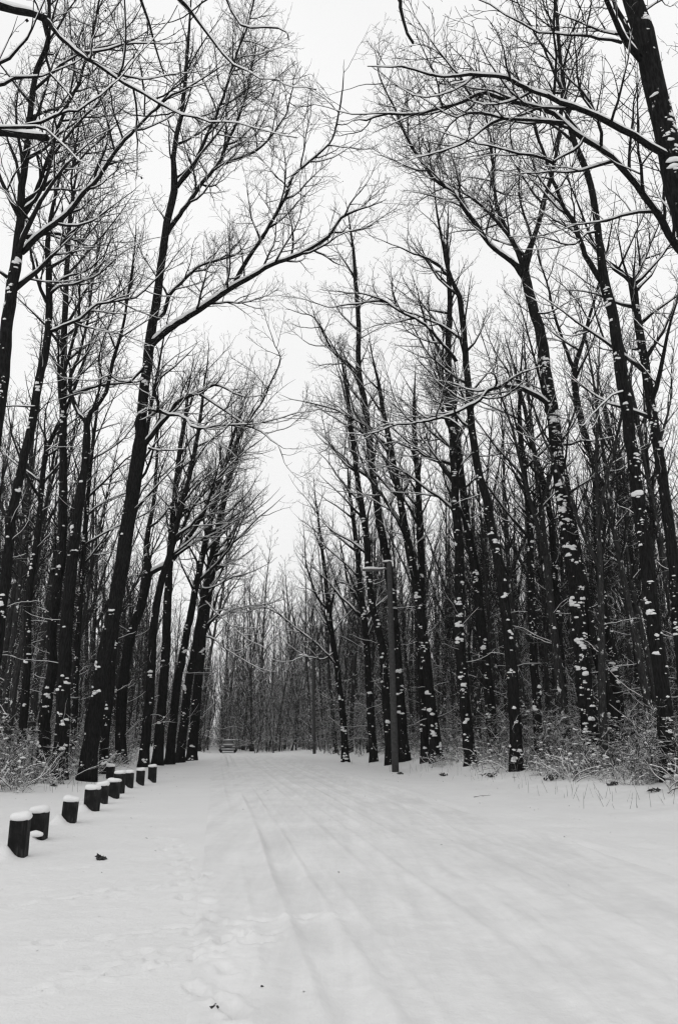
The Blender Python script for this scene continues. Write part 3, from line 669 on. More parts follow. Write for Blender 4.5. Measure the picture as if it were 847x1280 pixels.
   dict(p=[(-90,20),(-40,-50),(60,-90),(150,-60),(200,-25),(222,0),(240,18),(252,34),(264,50),(278,66),(292,80),(308,87),(322,96)],w=(9,1.8),dy=-.8,twigs=.28),
   dict(p=[(150,-60),(210,-55),(255,-35),(283,-2),(292,14),(302,30),(314,36),(330,36),(346,38),(358,45),(361,50)],w=(4.5,1.4),y0=-.6,dy=-.3,ext=0,twigs=.2),
   dict(p=[(150,-60),(280,-130),(400,-120),(470,-70),(496,-12),(501,10),(504,24),(511,40),(516,54)],w=(6,3.4),y0=-.6,dy=-.6,ext=0,twigs=0)]),
]
CLEAR[0] = True
for i, t in enumerate(LT):
    traced_tree(**t)
CLEAR[0] = False
print('traced trees', STAT, round(time.time() - T_START, 1))

# ================================================================== the wood behind
rs = random.Random(77)
def too_near(p, lst, d): return any((p[0] - q[0]) ** 2 + (p[1] - q[1]) ** 2 < d * d for q in lst)
PLACED = [(o.location.x, o.location.y) for o in COL.objects if o.name.startswith('bare_tree')]
NEAR_WOOD = [grown_tree('slim_tree', 100 + i, H, r, c, sp, k * .85, 3, .0075, forks=fk, clod=7, low=lo, step=.5, upright=up)
             for i, (H, r, c, sp, k, fk, lo, up) in enumerate([(21, .17, .36, 3.2, 1.15, 1, 6, 1.25), (19, .13, .30, 2.8, 1.15, 0, 8, 1.35), (22, .19, .42, 3.6, 1.2, 2, 4, 1.2), (16, .10, .22, 2.6, 1.1, 1, 10, 1.4), (20, .15, .34, 3.0, 1.15, 1, 6, 1.1)])]
FAR_WOOD = [grown_tree('wood_tree', 200 + i, H, r, c, sp, k * .85, 3, .012, forks=fk, clod=5, low=lo, step=.42, upright=up, mc=M_TWIG_FAR)
            for i, (H, r, c, sp, k, fk, lo, up) in enumerate([(17, .13, .12, 3.0, 1.25, 1, 10, 1.1), (15, .11, .08, 2.8, 1.2, 0, 12, 1.0), (18, .15, .18, 3.2, 1.3, 1, 8, 1.2), (13, .09, .06, 2.6, 1.2, 1, 12, 1.05)])]
SAPLING = [grown_tree('sapling', 300 + i, H, r, .10, sp, 1.15, 3, .008, forks=2, clod=0, low=4, step=.32, upright=up, mc=M_TWIG_FAR)
           for i, (H, r, sp, up) in enumerate([(6.5, .045, 1.5, 1.1), (5, .035, 1.4, 1.0), (8, .055, 1.7, 1.2)])]
used = set()
def plant(protos, x, y, smin, smax, label, group, sink=.1):
    i = rs.randrange(len(protos)); p = protos[i]; s = rs.uniform(smin, smax); z = hz(x, y) - sink
    if p.name not in used:
        used.add(p.name); p.location = (x, y, z); p.rotation_euler.z = rs.uniform(0, 6.28); p.scale = (s, s, s)
        p['label'] = label; p['group'] = group; return p
    return copy_thing(p, (x, y, z), rs.uniform(0, 6.28), (s, s, s * rs.uniform(.93, 1.08)), label, group)
def scatter(n, side, e0, e1, y0, y1, gap, xw=.47):
    got = 0; tries = 0; out = []
    while got < n and tries < n * 60:
        tries += 1
        y = y0 + (y1 - y0) * rs.random() ** .8
        lo, hi = e0, min(e1, (xw * y + (road_left(y) if side < 0 else -road_right(y))) )
        if hi <= lo: continue
        e = rs.uniform(lo, hi); x = road_left(y) - e if side < 0 else road_right(y) + e
        if too_near((x, y), PLACED, gap): continue
        PLACED.append((x, y)); out.append((x, y)); got += 1
    return out
for x, y in scatter(75, -1, 8.5, 30, 34, 80, 1.7):
    plant(NEAR_WOOD, x, y, .8, 1.08, 'slim bare tree standing inside the left wood behind the roadside trunks', 'slim trees in the left wood')
for (n, sd_, e0, e1, y0, y1, lab, grp) in ((40, 1, 4.8, 12, 58, 98, 'slim bare tree standing inside the right wood behind the roadside trunks', 'slim trees in the right wood'), (18, -1, 6.5, 11, 58, 95, 'slim bare tree standing inside the left wood behind the roadside trunks', 'slim trees in the left wood')):
    for x, y in scatter(n, sd_, e0, e1, y0, y1, 1.5): plant(NEAR_WOOD, x, y, .8, 1.1, lab, grp)
for x, y in scatter(160, 1, 8.6, 34, 31, 84, 1.6):
    plant(NEAR_WOOD, x, y, .8, 1.08, 'slim bare tree standing inside the right wood behind the roadside trunks', 'slim trees in the right wood')
for x, y in scatter(80, -1, 8, 45, 62, 125, 1.8):
    plant(FAR_WOOD, x, y, .8, 1.15, 'grey-looking twiggy tree deep in the left wood', 'deep trees of the left wood')
for x, y in scatter(118, 1, 9, 60, 62, 125, 1.8):
    plant(FAR_WOOD, x, y, .8, 1.15, 'grey-looking twiggy tree deep in the right wood', 'deep trees of the right wood')
# the wood that closes the view where the road bends
got = 0
while got < 100:
    y = rs.uniform(100, 165); x = -13.5 + (y - 100) * -.10 + rs.uniform(-9, 34)
    if abs(x + .150 * y) < .75: continue
    if y < 112 and -1.2 < x - (road_left(y) + 1.0) < 3.6: continue
    if too_near((x, y), PLACED, 1.6): continue
    PLACED.append((x, y)); got += 1
    plant(FAR_WOOD, x, y, .9, 1.75, 'tree in the wood that closes the far end of the road', 'trees beyond the end of the road')
for (n, side, e0, e1, y0, y1, lab, grp) in ((50, -1, 7.5, 26, 40, 110, 'thin bushy sapling under the taller trees of the left wood', 'saplings in the left wood'),
                                       (80, 1, 8.0, 32, 40, 110, 'thin bushy sapling under the taller trees of the right wood', 'saplings in the right wood')):
    for x, y in scatter(n, side, e0, e1, y0, y1, 1.2): plant(SAPLING, x, y, .7, 1.25, lab, grp)
got = 0
while got < 46:
    y = rs.uniform(94, 125); x = rs.uniform(-20, 12) - (y - 94) * .1
    if -1.5 < x - (road_left(y) + 1.0) < 3.6 or abs(x + .15 * y) < 1.2: continue
    got += 1
    plant(SAPLING, x, y, .8, 1.4, 'thin bushy sapling where the road ends at the far wood', 'saplings at the end of the road')

# tangle of thin stems that fills the depth of the wood, too many to count
def thicket(label, spots, seed, hmin, hmax, bend=.35, rise=.55, mtl=None, blobs=0):
    rng = np.random.default_rng(seed); B = np.array(spots); n = len(B)
    z0 = ground_h(B[:, 0], B[:, 1]) - .1; Hh = hmin + (hmax - hmin) * rng.random(n) ** 1.7
    n1 = 7; tt = np.linspace(0, 1, n1)
    drift = np.cumsum(rng.normal(0, .055, (n, n1, 2)), 1) * Hh[:, None, None] * bend
    S = np.zeros((n, n1, 3)); S[:, :, :2] = B[:, None, :] + drift - drift[:, :1]; S[:, :, 2] = z0[:, None] + tt[None] * Hh[:, None]
    r0 = .008 + .0035 * Hh; RS = r0[:, None] * (1 - .8 * tt[None]) + .004
    t = Tubes(); Vs, Fs = [], []
    def add(Pl, Rl, k):
        t.g.setdefault((Pl.shape[1], k), []).extend(zip(Pl, Rl))
    add(S, RS, 4)
    m = 24; own = np.repeat(np.arange(n), m); f = .12 + .88 * rng.random(n * m); g = f * (n1 - 1); gi = np.minimum(g.astype(int), n1 - 2); gf = (g - gi)[:, None]
    p = S[own, gi] * (1 - gf) + S[own, gi + 1] * gf; az = rng.random(n * m) * 6.283; el = rng.normal(rise, .35, n * m)
    d = np.stack([np.cos(az) * np.cos(el), np.sin(az) * np.cos(el), np.sin(el)], 1); L = (.35 + .13 * Hh[own] * (1.15 - f)) * rng.uniform(.5, 1.3, n * m)
    q = p + d * L[:, None]; q[:, 2] += .10 * L; mid = (p + q) / 2; mid[:, 2] -= .06 * L
    add(np.stack([p, mid, q], 1), np.stack([np.full(n * m, .010), np.full(n * m, .0085), np.full(n * m, .006)], 1), 3)
    w = 3; own2 = np.repeat(np.arange(n * m), w); ff = rng.uniform(.25, 1, n * m * w)[:, None]; pp = p[own2] * (1 - ff) + q[own2] * ff
    dd = d[own2] + rng.normal(0, .6, (n * m * w, 3)); dd[:, 2] += .15; dd /= np.linalg.norm(dd, axis=1, keepdims=True); qq = pp + dd * (L[own2] * rng.uniform(.3, .6, n * m * w))[:, None]
    add(np.stack([pp, qq], 1), np.tile(np.array([.007, .0055]), (n * m * w, 1)), 3)
    w = Tubes()
    for c in (q[rng.integers(0, len(q), blobs)] if blobs else ()):
        a = rng.uniform(.02, .075); w.extra.append(lump(rng, c, a * 1.5, a, a * .6, rng.uniform(0, 6.28)))
    tag(link_obj('thicket', two_layers('thicket', t, w, mtl or M_TWIG_FAR, (0, 0, 0), seed)), label, 'thicket', kind='stuff')
def brush_spots(n, side, e0, e1, y0, y1, seed, xw=.5):
    r = random.Random(seed); out = []
    while len(out) < n:
        y = y0 + (y1 - y0) * r.random() ** .9; e = e0 + (e1 - e0) * r.random(); x = road_left(y) - e if side < 0 else road_right(y) + e
        if abs(x) < xw * y: out.append((x, y))
    return out
thicket('tangled mass of thin snowy stems filling the left wood', brush_spots(1000, -1, 9, 50, 38, 125, 61), 61, 1.5, 11, .6, .45)
thicket('tangled mass of thin snowy stems filling the right wood', brush_spots(1800, 1, 9.5, 75, 34, 125, 62), 62, 1.5, 12, .6, .45)
thicket('low dark tangle of brush at the edge of the left wood', brush_spots(520, -1, 6.2, 14, 27, 70, 64), 64, .5, 2.6, 1.8, .15, M_BRUSH, 1500)
thicket('low dark tangle of brush at the edge of the right wood', brush_spots(820, 1, 6.8, 15, 22, 80, 65), 65, .5, 2.6, 1.8, .15, M_BRUSH, 2600)
thicket('dark bushy mass beside the far street lamp on the right', brush_spots(620, 1, 4.3, 15, 60, 104, 66), 66, .8, 7.5, .9, .3, None, 900)
r_ = random.Random(63); end_spots = []
while len(end_spots) < 2100:
    y = r_.uniform(96, 160); x = r_.uniform(-26, 30) - (y - 94) * .12
    if abs(x + .150 * y) > 1.0 and (y > 112 or not (-1.0 < x - (road_left(y) + 1.0) < 3.6)): end_spots.append((x, y))
r_ = random.Random(67); back = []
while len(back) < 1500:
    y = r_.uniform(128, 172); x = r_.uniform(-40, 60) - (y - 94) * .12
    if abs(x + .150 * y) > .9: back.append((x, y))
thicket('dense dark wood rising behind the end of the road', back, 67, 6, 21, .5, .5, M_BRUSH)
thicket('tangled mass of thin snowy stems closing the far end of the road', end_spots, 63, 1.2, 15, .75, .4, None, 1200)

# ================================================================== shrubs at the wood's edge
def grown_shrub(seed, H, W, n):
    rnd = random.Random(seed); rng = np.random.default_rng(seed); st, sn = Tubes(), Tubes()
    for _ in range(n):
        a = rnd.uniform(0, 6.28); out = rnd.uniform(.1, 1.5); L = H * rnd.uniform(.5, 1.15)
        p = (rnd.gauss(0, .4) * W, rnd.gauss(0, .4) * W, -.08)
        A = wander(rnd, p, norm3((math.cos(a) * out, math.sin(a) * out, 1)), L, 8, -.05, .34); B = [.009 * (1 - .6 * j / 7) for j in range(8)]
        st.add(A, B, 4); snow_caps(rnd, sn, A, B, .55, 4); tips = []
        sprout(rnd, st, A, B, 2, .8, .0055, 3, tips)
        for q in tips:
            if rnd.random() < .05:
                w = rnd.uniform(.015, .045); sn.extra.append(lump(rng, q, w * 1.3, w, w * .7, rnd.uniform(0, 6)))
        for q in A[2:]:
            if rnd.random() < .20:
                w = rnd.uniform(.02, .07); sn.extra.append(lump(rng, (q[0], q[1], q[2] + .01), w * 1.4, w, w * .65, rnd.uniform(0, 6)))
    return tag(link_obj('shrub', two_layers('shrub', st, sn, M_BRUSH, (0, 0, 0), seed)), None, 'shrub')
SHRUBS = [grown_shrub(400 + i, H, W, n) for i, (H, W, n) in enumerate([(1.1, .7, 26), (.8, .9, 24), (1.5, .6, 26), (.6, 1.0, 22)])]
SPOTS = [(-9.6, 0)]
def edge_shrubs(n, side, e0, e1, y0, y1, smin, smax, lab, grp):
    got = 0; tries = 0
    while got < n and tries < 6000:
        tries += 1; y = y0 + (y1 - y0) * rs.random() ** 1.3; e = e0 + (e1 - e0) * rs.random() ** 1.2
        x = road_left(y) - e if side < 0 else road_right(y) + e
        if abs(x) > .5 * y or too_near((x, y), SPOTS, .7): continue
        SPOTS.append((x, y)); got += 1; plant(SHRUBS, x, y, smin, smax, lab, grp, .02)
edge_shrubs(112, -1, 5.4, 16, 25, 62, .6, 1.6, 'snow-dusted leafless shrub along the edge of the left wood', 'shrubs along the left wood')
edge_shrubs(176, 1, 6.0, 19, 21, 62, .6, 1.6, 'snow-dusted leafless shrub along the edge of the right wood', 'shrubs along the right wood')
def one_shrub(px, py, s, label):
    p = hit(px, py); c = copy_thing(SHRUBS[rs.randrange(4)], (p[0], p[1], p[2] - .03), rs.uniform(0, 6), (s, s, s), label); 
    if 'group' in c: del c['group']
    return c
one_shrub(46, 978, .85, 'low snow-laden shrub drooping at the foot of the left wood, nearest on that side')
one_shrub(143, 957, .8, 'small snowy bush with round white clumps between the two forked trees behind the bollards')
one_shrub(257, 941, .7, 'little dark bush capped with snow on the left verge near the car')
one_shrub(800, 965, 1.25, 'bushy snow-covered shrub left of the nearest tree on the right verge')
one_shrub(706, 972, .55, 'flattened twiggy shrub poking out of the snow before the banded tree')
one_shrub(548, 957, .8, 'rounded snowy shrub on the verge right of the lamp post')
print('woods', len(COL.objects), round(time.time() - T_START, 1))

# ================================================================== bollards
BOLL = [  # px of middle, px bottom, px of the top of the wood, width px, words
 (22, 1071, 1027, 23, 'nearest and largest dark square bollard, closest to the left edge'),
 (47, 1049, 1017, 21, 'second dark bollard from the left edge, a lump of snow lying at its foot'),
 (86, 1029, 1003, 18, 'slightly tilted dark bollard standing alone, third from the left edge'),
 (114.5, 1014, 988, 16.5, 'dark bollard fourth from the left edge, overlapping the one behind'),
 (127, 1005, 983, 14, 'dark bollard half hidden behind the fourth from the left'),
 (142, 998, 978, 13.5, 'dark bollard topped with a thick overhanging disc of snow'),
 (148.5, 992, 968, 12, 'dark bollard peeping out behind the one with the thick snow disc'),
 (161, 985, 967, 10.8, 'dark bollard third from the right end of the row'),
 (175, 982, 964, 10, 'dark bollard second from the right end of the row'),
 (190, 978.5, 959.5, 9.2, 'last dark bollard at the right end of the row, nearest the road'),
 (137.5, 976.5, 959, 9.5, 'dark bollard set back from the row, nearest the thick forked tree')]
def bollard(spec, i):
    px, pb, pt, w, label = spec
    rnd = random.Random(900 + i); rng = np.random.default_rng(900 + i)
    p = hit(px, pb); x, y, z = p; d = depth_of(p)
    hw = .5 * w / FOC * d * .94; ht = (pb - pt) / FOC * d * 1.0
    MOUNDS.append((x - hw * 1.1, y - hw * 1.3, hw * 1.15, .20 if i != 5 else .12))
    root = empty('bollard', (x, y, z), label, 'bollard', 'bollards along the left shoulder', rz=rnd.uniform(-.12, .16))
    lean = R(2.0) if i == 2 else R(rnd.uniform(-1, .6))
    bm = bmesh.new(); bmesh.ops.create_cube(bm, size=1)
    bmesh.ops.scale(bm, vec=(2 * hw, 2 * hw, ht + .35), verts=bm.verts); bmesh.ops.translate(bm, vec=(0, 0, (ht - .35) / 2), verts=bm.verts)
    bmesh.ops.bevel(bm, geom=list(bm.edges), offset=.008, segments=1, affect='EDGES')
    bmesh.ops.subdivide_edges(bm, edges=list(bm.edges), cuts=5, use_grid_fill=True)
    for v in bm.verts:
        q = float(fbm(v.co.x * 22 + i * 7, v.co.y * 22 + v.co.z * 3, 91)); v.co.x *= 1 + .05 * q; v.co.y *= 1 + .05 * q
    me = bpy.data.meshes.new('post'); bm.to_mesh(me); bm.free(); me.materials.append(M_POST)
    o = link_obj('post', me, root); o.rotation_euler = (R(rnd.uniform(-1, 1)), lean, 0)
    # cushion of snow: rounded-square rings
    hc = rnd.uniform(.34, .46) * 2 * hw * (.8 if i == 5 else 1); k = 1.24 if i == 5 else 1.10
    prof = [(.90, -.012), (1.00, .0), (1.06, .12), (1.09, .34), (1.07, .58), (.98, .80), (.78, .93), (.42, .99)]; slump = rnd.uniform(-.22, .22)
    V, F4, F3 = [], [], []; N = 28; offx = rnd.uniform(-.1, .04) * hw
    for (r, zz) in prof:
        for j in range(N):
            a = j * 2 * math.pi / N; c, s_ = math.cos(a), math.sin(a); q = 1 / (abs(c) ** 3.2 + abs(s_) ** 3.2) ** (1 / 3.2); e = 2.6
            q2 = q if zz < .4 else 1 / (abs(c) ** e + abs(s_) ** e) ** (1 / e)
            n_ = 1 + .14 * float(fbm(c * 1.5 + i * 3, s_ * 1.5 + zz, 30))
            V.append((c * q2 * r * hw * k * n_ + offx * zz, s_ * q2 * r * hw * k * n_, ht + (zz * hc * (1 + slump * c + .12 * float(fbm(c * 2 + i, s_ * 2, 33))) if zz > 0 else zz)))
    V.append((offx, 0, ht + hc)); 
    for a in range(len(prof) - 1):
        for j in range(N): F4.append((a * N + j, a * N + (j + 1) % N, (a + 1) * N + (j + 1) % N, (a + 1) * N + j))
    for j in range(N): F3.append(((len(prof) - 1) * N + j, (len(prof) - 1) * N + (j + 1) % N, len(V) - 1))
    F3 += [(0, N - 1 - j, N - 2 - j) for j in range(N - 2)]
    sc = link_obj('snow_cap', np_mesh('snow_cap', np.array(V), F4, F3, [M_CAP]), root); sc.rotation_euler = o.rotation_euler
    if i == 1:
        V, F = lump(rng, (.02, -hw - .03, .09), hw * .95, .07, .07, .12, ICO_V, ICO_F, .6, .08)
        link_obj('snow_lump', np_mesh('snow_lump', V, None, F, [M_CAP]), root)
for i, b in enumerate(BOLL): bollard(b, i)

# ================================================================== lamp posts
def lathe_box(bm_pts): pass
def lamp_post(px, pb, pt, headpx, label, wpx, seed, arm):
    p = hit(px[0], pb); x, y, z = p; d = depth_of(p); top = at(px[1], pt, y); ht = top[2] - z; rnd = random.Random(seed); rng = np.random.default_rng(seed)
    root = empty('street_lamp', p, label, 'street lamp', 'street lamps along the right verge')
    dx = top[0] - x; r0 = .5 * wpx / FOC * d
    t = Tubes(); n = 9; t.add([(dx * j / (n - 1), 0, -.3 + (ht + .3) * j / (n - 1)) for j in range(n)], [r0 * (1 - .30 * j / (n - 1)) for j in range(n)], 14)
    link_obj('pole', t.build('pole', [M_CONC]), root)
    h = at(headpx[0], headpx[1], y); hx, hzz = h[0] - x, h[2] - z
    za = ht - .35
    t = Tubes(); A = [(dx, 0, za - .12), (dx - .10, -.02, za - .02), (dx + (hx - dx) * .35, -.03, za + (hzz - za) * .45), (dx + (hx - dx) * .62, -.03, hzz + .05), (hx + .12, -.03, hzz + .04)]
    A, B = resample(A, [.05, .045, .04, .04, .035], .15); t.add(A, B, 8)
    t.add([(dx * .99 + .05, 0, ht - .06), (dx + .0, -.02, ht + .02), (dx - .35, -.02, ht - .05), (dx - .52, -.02, ht - .22)], [.035, .04, .04, .03], 8)
    link_obj('bracket', t.build('bracket', [M_METAL]), root)
    # lamp head: flattened tapering shell
    prof = [(-.50, .05, .04), (-.44, .14, .08), (-.25, .18, .11), (.0, .17, .11), (.25, .12, .09), (.40, .06, .06), (.44, .04, .045)]
    V, F4, F3 = [], [], []; N = 14
    for (xx, w, hh) in prof:
        for j in range(N):
            a = j * 2 * math.pi / N; V.append((hx + xx, -.03 + math.cos(a) * w, hzz + (math.sin(a) * hh if math.sin(a) > 0 else math.sin(a) * hh * .55)))
    for a in range(len(prof) - 1):
        for j in range(N): F4.append((a * N + j, (a + 1) * N + j, (a + 1) * N + (j + 1) % N, a * N + (j + 1) % N))
    F3 += [(0, j, j + 1) for j in range(1, N - 1)] + [((len(prof) - 1) * N, (len(prof) - 1) * N + j + 1, (len(prof) - 1) * N + j) for j in range(1, N - 1)]
    link_obj('lamp_head', np_mesh('lamp_head', np.array(V), F4, F3, [M_METAL]), root)
    s = Tubes(); s.extra.append(lump(rng, (hx - .02, -.03, hzz + .07), .50, .19, .13, 0, ICO_V, ICO_F, .3, .05))
    s.extra.append(lump(rng, (dx - .05, 0, ht + .0), .30, .12, .09, 0, ICO_V, ICO_F, .3, .05))
    C = [(q[0], q[1], q[2] + .045) for q in A[2:]]; s.add(C, [.02] + [.05] * (len(C) - 2) + [.03], 8)
    link_obj('snow_cap', s.build('snow_cap', [M_CAP]), root)
lamp_post((494, 486), 965, 702, (464, 713), 'tall grey street lamp on the right verge with a snow-covered lamp head', 9, 5, 1)
lamp_post((393, 391), 942, 823, (379, 820), 'small distant street lamp farther along the right verge', 4.2, 6, 1)

# ================================================================== the car far down the road
def car(px, py):
    y = 100.0; q = at(px, py, y); x = q[0]; z = hz(x, y) + .004
    root = empty('car', (x, y, z), 'dark hatchback with a snowy roof far away at the end of the road', 'car', rz=math.atan(.14))
    def loft(name, secs, m, parent, N=20, e=4.5):
        # secs: (y, half width, z low, z high)
        V, F4, F3 = [], [], []
        for (yy, hw, zl, zh) in secs:
            for j in range(N):
                a = j * 2 * math.pi / N; c, s_ = math.cos(a), math.sin(a); qq = 1 / (abs(c) ** e + abs(s_) ** e) ** (1 / e)
                V.append((c * qq * hw, yy, (zl + zh) / 2 + s_ * qq * (zh - zl) / 2))
        for a in range(len(secs) - 1):
            for j in range(N): F4.append((a * N + j, a * N + (j + 1) % N, (a + 1) * N + (j + 1) % N, (a + 1) * N + j))
        F3 += [(0, j + 1, j) for j in range(1, N - 1)] + [((len(secs) - 1) * N, (len(secs) - 1) * N + j, (len(secs) - 1) * N + j + 1) for j in range(1, N - 1)]
        return link_obj(name, np_mesh(name, np.array(V), F4, F3, [m]), parent)
    body = loft('body', [(-2.05, .70, .36, .72), (-1.98, .82, .27, .84), (-1.5, .87, .22, .93), (-.9, .88, .2, .98), (.6, .88, .2, 1.0), (1.6, .87, .22, 1.0), (1.98, .84, .28, .96), (2.05, .74, .36, .86)], M_PAINT, root)
    cab = loft('cabin', [(-1.0, .72, .94, .98), (-.75, .70, .94, 1.14), (-.35, .66, .95, 1.40), (0, .63, .95, 1.47), (1.0, .62, .95, 1.46), (1.55, .62, .95, 1.36), (1.9, .66, .94, .99)], M_PAINT, root)
    def slab(name, pts, m, parent, thick=.012, nrm=(0, -1, 0)):
        n = len(pts); P = np.array(pts); Nn = np.array(nrm) * thick
        V = np.concatenate([P + Nn, P - Nn]); F3 = [(0, i, i + 1) for i in range(1, n - 1)] + [(n, n + i + 1, n + i) for i in range(1, n - 1)]
        F4 = [(i, n + i, n + (i + 1) % n, (i + 1) % n) for i in range(n)]
        return link_obj(name, np_mesh(name, V, F4, F3, [m], False), parent)
    slab('windscreen', [(-.62, -.80, 1.05), (.62, -.80, 1.05), (.55, -.40, 1.39), (-.55, -.40, 1.39)], M_GLASS, root, .03, (0, -.65, .76))
    slab('rear_window', [(-.56, 1.80, 1.06), (.56, 1.80, 1.06), (.52, 1.60, 1.34), (-.52, 1.60, 1.34)], M_GLASS, root, .03, (0, .8, .6))
    for sx in (-1, 1):
        slab('side_window', [(sx * .68, -.5, 1.04), (sx * .67, 1.5, 1.04), (sx * .62, 1.35, 1.36), (sx * .62, -.25, 1.37)], M_GLASS, root, .02, (sx, 0, .1))
        slab('headlight', [(sx * .50, -2.02, .62), (sx * .78, -1.99, .64), (sx * .80, -1.98, .76), (sx * .52, -2.01, .75)], M_LIGHT, root, .03)
        t = Tubes(); t.extra.append(lump(np.random.default_rng(3), (sx * .98, -.62, 1.03), .11, .06, .08, 0, ICO_V, ICO_F, 1, 0)); link_obj('mirror', t.build('mirror', [M_PAINT]), root)
        for yy in (-1.32, 1.3):
            w = Tubes(); w.add([(sx * .70, yy, .31), (sx * .72, yy, .31), (sx * .88, yy, .31), (sx * .90, yy, .31)], [.27, .31, .31, .27], 20)
            tw = link_obj('wheel', w.build('wheel', [M_TYRE]), root)
            w = Tubes(); w.add([(sx * .86, yy, .31), (sx * .905, yy, .31)], [.19, .17], 14); link_obj('rim', w.build('rim', [M_CHROME]), tw)
    slab('bumper', [(-.80, -2.06, .36), (.80, -2.06, .36), (.82, -2.04, .50), (-.82, -2.04, .50)], M_CHROME, root, .04)
    slab('grille', [(-.42, -2.06, .60), (.42, -2.06, .60), (.42, -2.05, .74), (-.42, -2.05, .74)], M_TYRE, root, .02)
    t = Tubes(); t.extra.append(lump(np.random.default_rng(4), (0, .6, 1.45), .60, .95, .07, 0, ICO_V, ICO_F, .4, .03))
    t.extra.append(lump(np.random.default_rng(5), (0, -1.45, .94), .72, .42, .05, 0, ICO_V, ICO_F, .4, .03)); link_obj('snow_cover', t.build('snow_cover', [M_CAP]), root)
car(285, 938)

# ================================================================== small things lying in the snow
def leaf_clump(px, py, n, size, label, seed):
    p = hit(px, py); rnd = random.Random(seed); t = Tubes()
    for _ in range(n):
        a = rnd.uniform(0, 6.28); r = rnd.uniform(0, size); c = np.array([p[0] + math.cos(a) * r, p[1] + math.sin(a) * r, p[2] + rnd.uniform(.01, size * .5)])
        l = rnd.uniform(.04, .09) * (.35 if n < 10 else 1); u = np.array(norm3((rnd.gauss(0, 1), rnd.gauss(0, 1), rnd.gauss(0, .5)))) * l; v = np.array(norm3((rnd.gauss(0, 1), rnd.gauss(0, 1), rnd.gauss(0, .7)))) * l * .5
        t.extra.append((np.array([c - u, c + v, c + u, c - v, c + u * .2 + np.array([0, 0, .018])]), np.array([[0, 1, 4], [1, 2, 4], [2, 3, 4], [3, 0, 4]])))
    me = t.build('leaf_clump', [M_LEAF], p); return tag(link_obj('leaf_clump', me, None, p), label, 'leaf clump')
leaf_clump(125, 1075, 30, .055, 'dark clump of dead leaves lying on the snow right of the nearest bollards', 1)
leaf_clump(68, 983, 22, .12, 'dark leaf litter showing through snow at the foot of the left wood', 2)
leaf_clump(690, 976, 60, .4, 'wide dark patch of leaf litter on the right verge before the banded tree', 3)
leaf_clump(720, 968, 50, .22, 'smaller dark leaf patch close to the foot of the banded tree', 4)
leaf_clump(553, 970, 36, .2, 'dark leaf litter on the verge a little right of the lamp post', 5)
leaf_clump(500, 968, 26, .15, 'small dark leaf patch at the foot of the tree behind the lamp post', 11)
leaf_clump(612, 972, 44, .3, 'dark leaf litter on the verge left of the leaning verge tree', 12)
leaf_clump(766, 982, 30, .2, 'dark leaf litter between the banded tree and the nearest right tree', 13)
leaf_clump(818, 990, 30, .18, 'sprinkle of dark leaves just left of the nearest right tree', 14)
leaf_clump(270, 1262, 7, .03, 'tiny scrap of leaves in the footprint at the bottom of the picture', 6)
leaf_clump(328, 1237, 5, .02, 'tiny leaf scrap in the tyre rut near the bottom of the picture', 7)
def fallen_twig(px, py, L, az, label, seed):
    p = hit(px, py); rnd = random.Random(seed); t = Tubes()
    A = wander(rnd, (0, 0, .02), (math.cos(az), math.sin(az), .03), L, 7, 0, .10); B = [.012 - .007 * j / 6 for j in range(7)]
    t.add(A, B, 5); sprout(rnd, t, A, B, 3, 1.2, .004, 3)
    return tag(link_obj('fallen_twig', t.build('fallen_twig', [M_TWIG_FAR]), None, p), label, 'twig')
fallen_twig(592, 997, .75, .55, 'short fallen twig lying on the snow between lamp post and leaning tree', 1)
fallen_twig(640, 972, 1.6, .25, 'longer fallen branch half buried on the verge under the leaning tree', 2)
# scraps of leaf and bark scattered over the snow
t = Tubes(); rnd = random.Random(15)
for q in range(420):
    y = 5 + 35 * rnd.random() ** 1.2
    if q < 60: x = road_left(y) + rnd.uniform(-.5, 6.5)
    elif q < 260: x = road_right(y) + rnd.uniform(1.0, 8)
    else: x = road_left(y) - rnd.uniform(.5, 8)
    if abs(x) > .52 * y + 1: continue
    z = hz(x, y) + .008; l = rnd.uniform(.008, .022) * (1 + y * .02); a = rnd.uniform(0, 6.28); c, s_ = math.cos(a) * l, math.sin(a) * l
    t.extra.append((np.array([[x - c, y - s_, z], [x + s_ * .5, y - c * .5, z + l * .3], [x + c, y + s_, z + l * .5], [x - s_ * .4, y + c * .4, z + .004]]), np.array([[0, 1, 2], [0, 2, 3]])))
tag(link_obj('leaf_litter', t.build('leaf_litter', [M_LEAF])), 'tiny scraps of leaf and bark scattered over the snow', 'leaf litter', kind='stuff')
# dry stalks along the right verge
t = Tubes(); rnd = random.Random(5)
for _ in range(230):
    y = 20 + 34 * rnd.random() ** 1.6; x = road_right(y) + rnd.uniform(3.8, 8.0) - (0 if rnd.random() < .8 else 1.2)
    if abs(x) > .5 * y: continue
    L = rnd.uniform(.12, .55); A = wander(rnd, (x, y, hz(x, y) - .03), norm3((rnd.gauss(0, .25), rnd.gauss(0, .25), 1)), L, 4, -.03, .1)
    t.add(A, [.0045, .004, .0035, .002], 3)
for _ in range(160):
    y = 26 + 30 * rnd.random() ** 1.6; x = road_left(y) - rnd.uniform(4.2, 8)
    if abs(x) > .5 * y: continue
    L = rnd.uniform(.15, .5); A = wander(rnd, (x, y, hz(x, y) - .03), norm3((rnd.gauss(0, .25), rnd.gauss(0, .25), 1)), L, 4, -.03, .1)
    t.add(A, [.0045, .004, .0035, .002], 3)
tag(link_obj('dry_grass', t.build('dry_grass', [M_TWIG_FAR]), None), 'thin dry stalks sticking out of the snow along both verges', 'grass', kind='stuff')

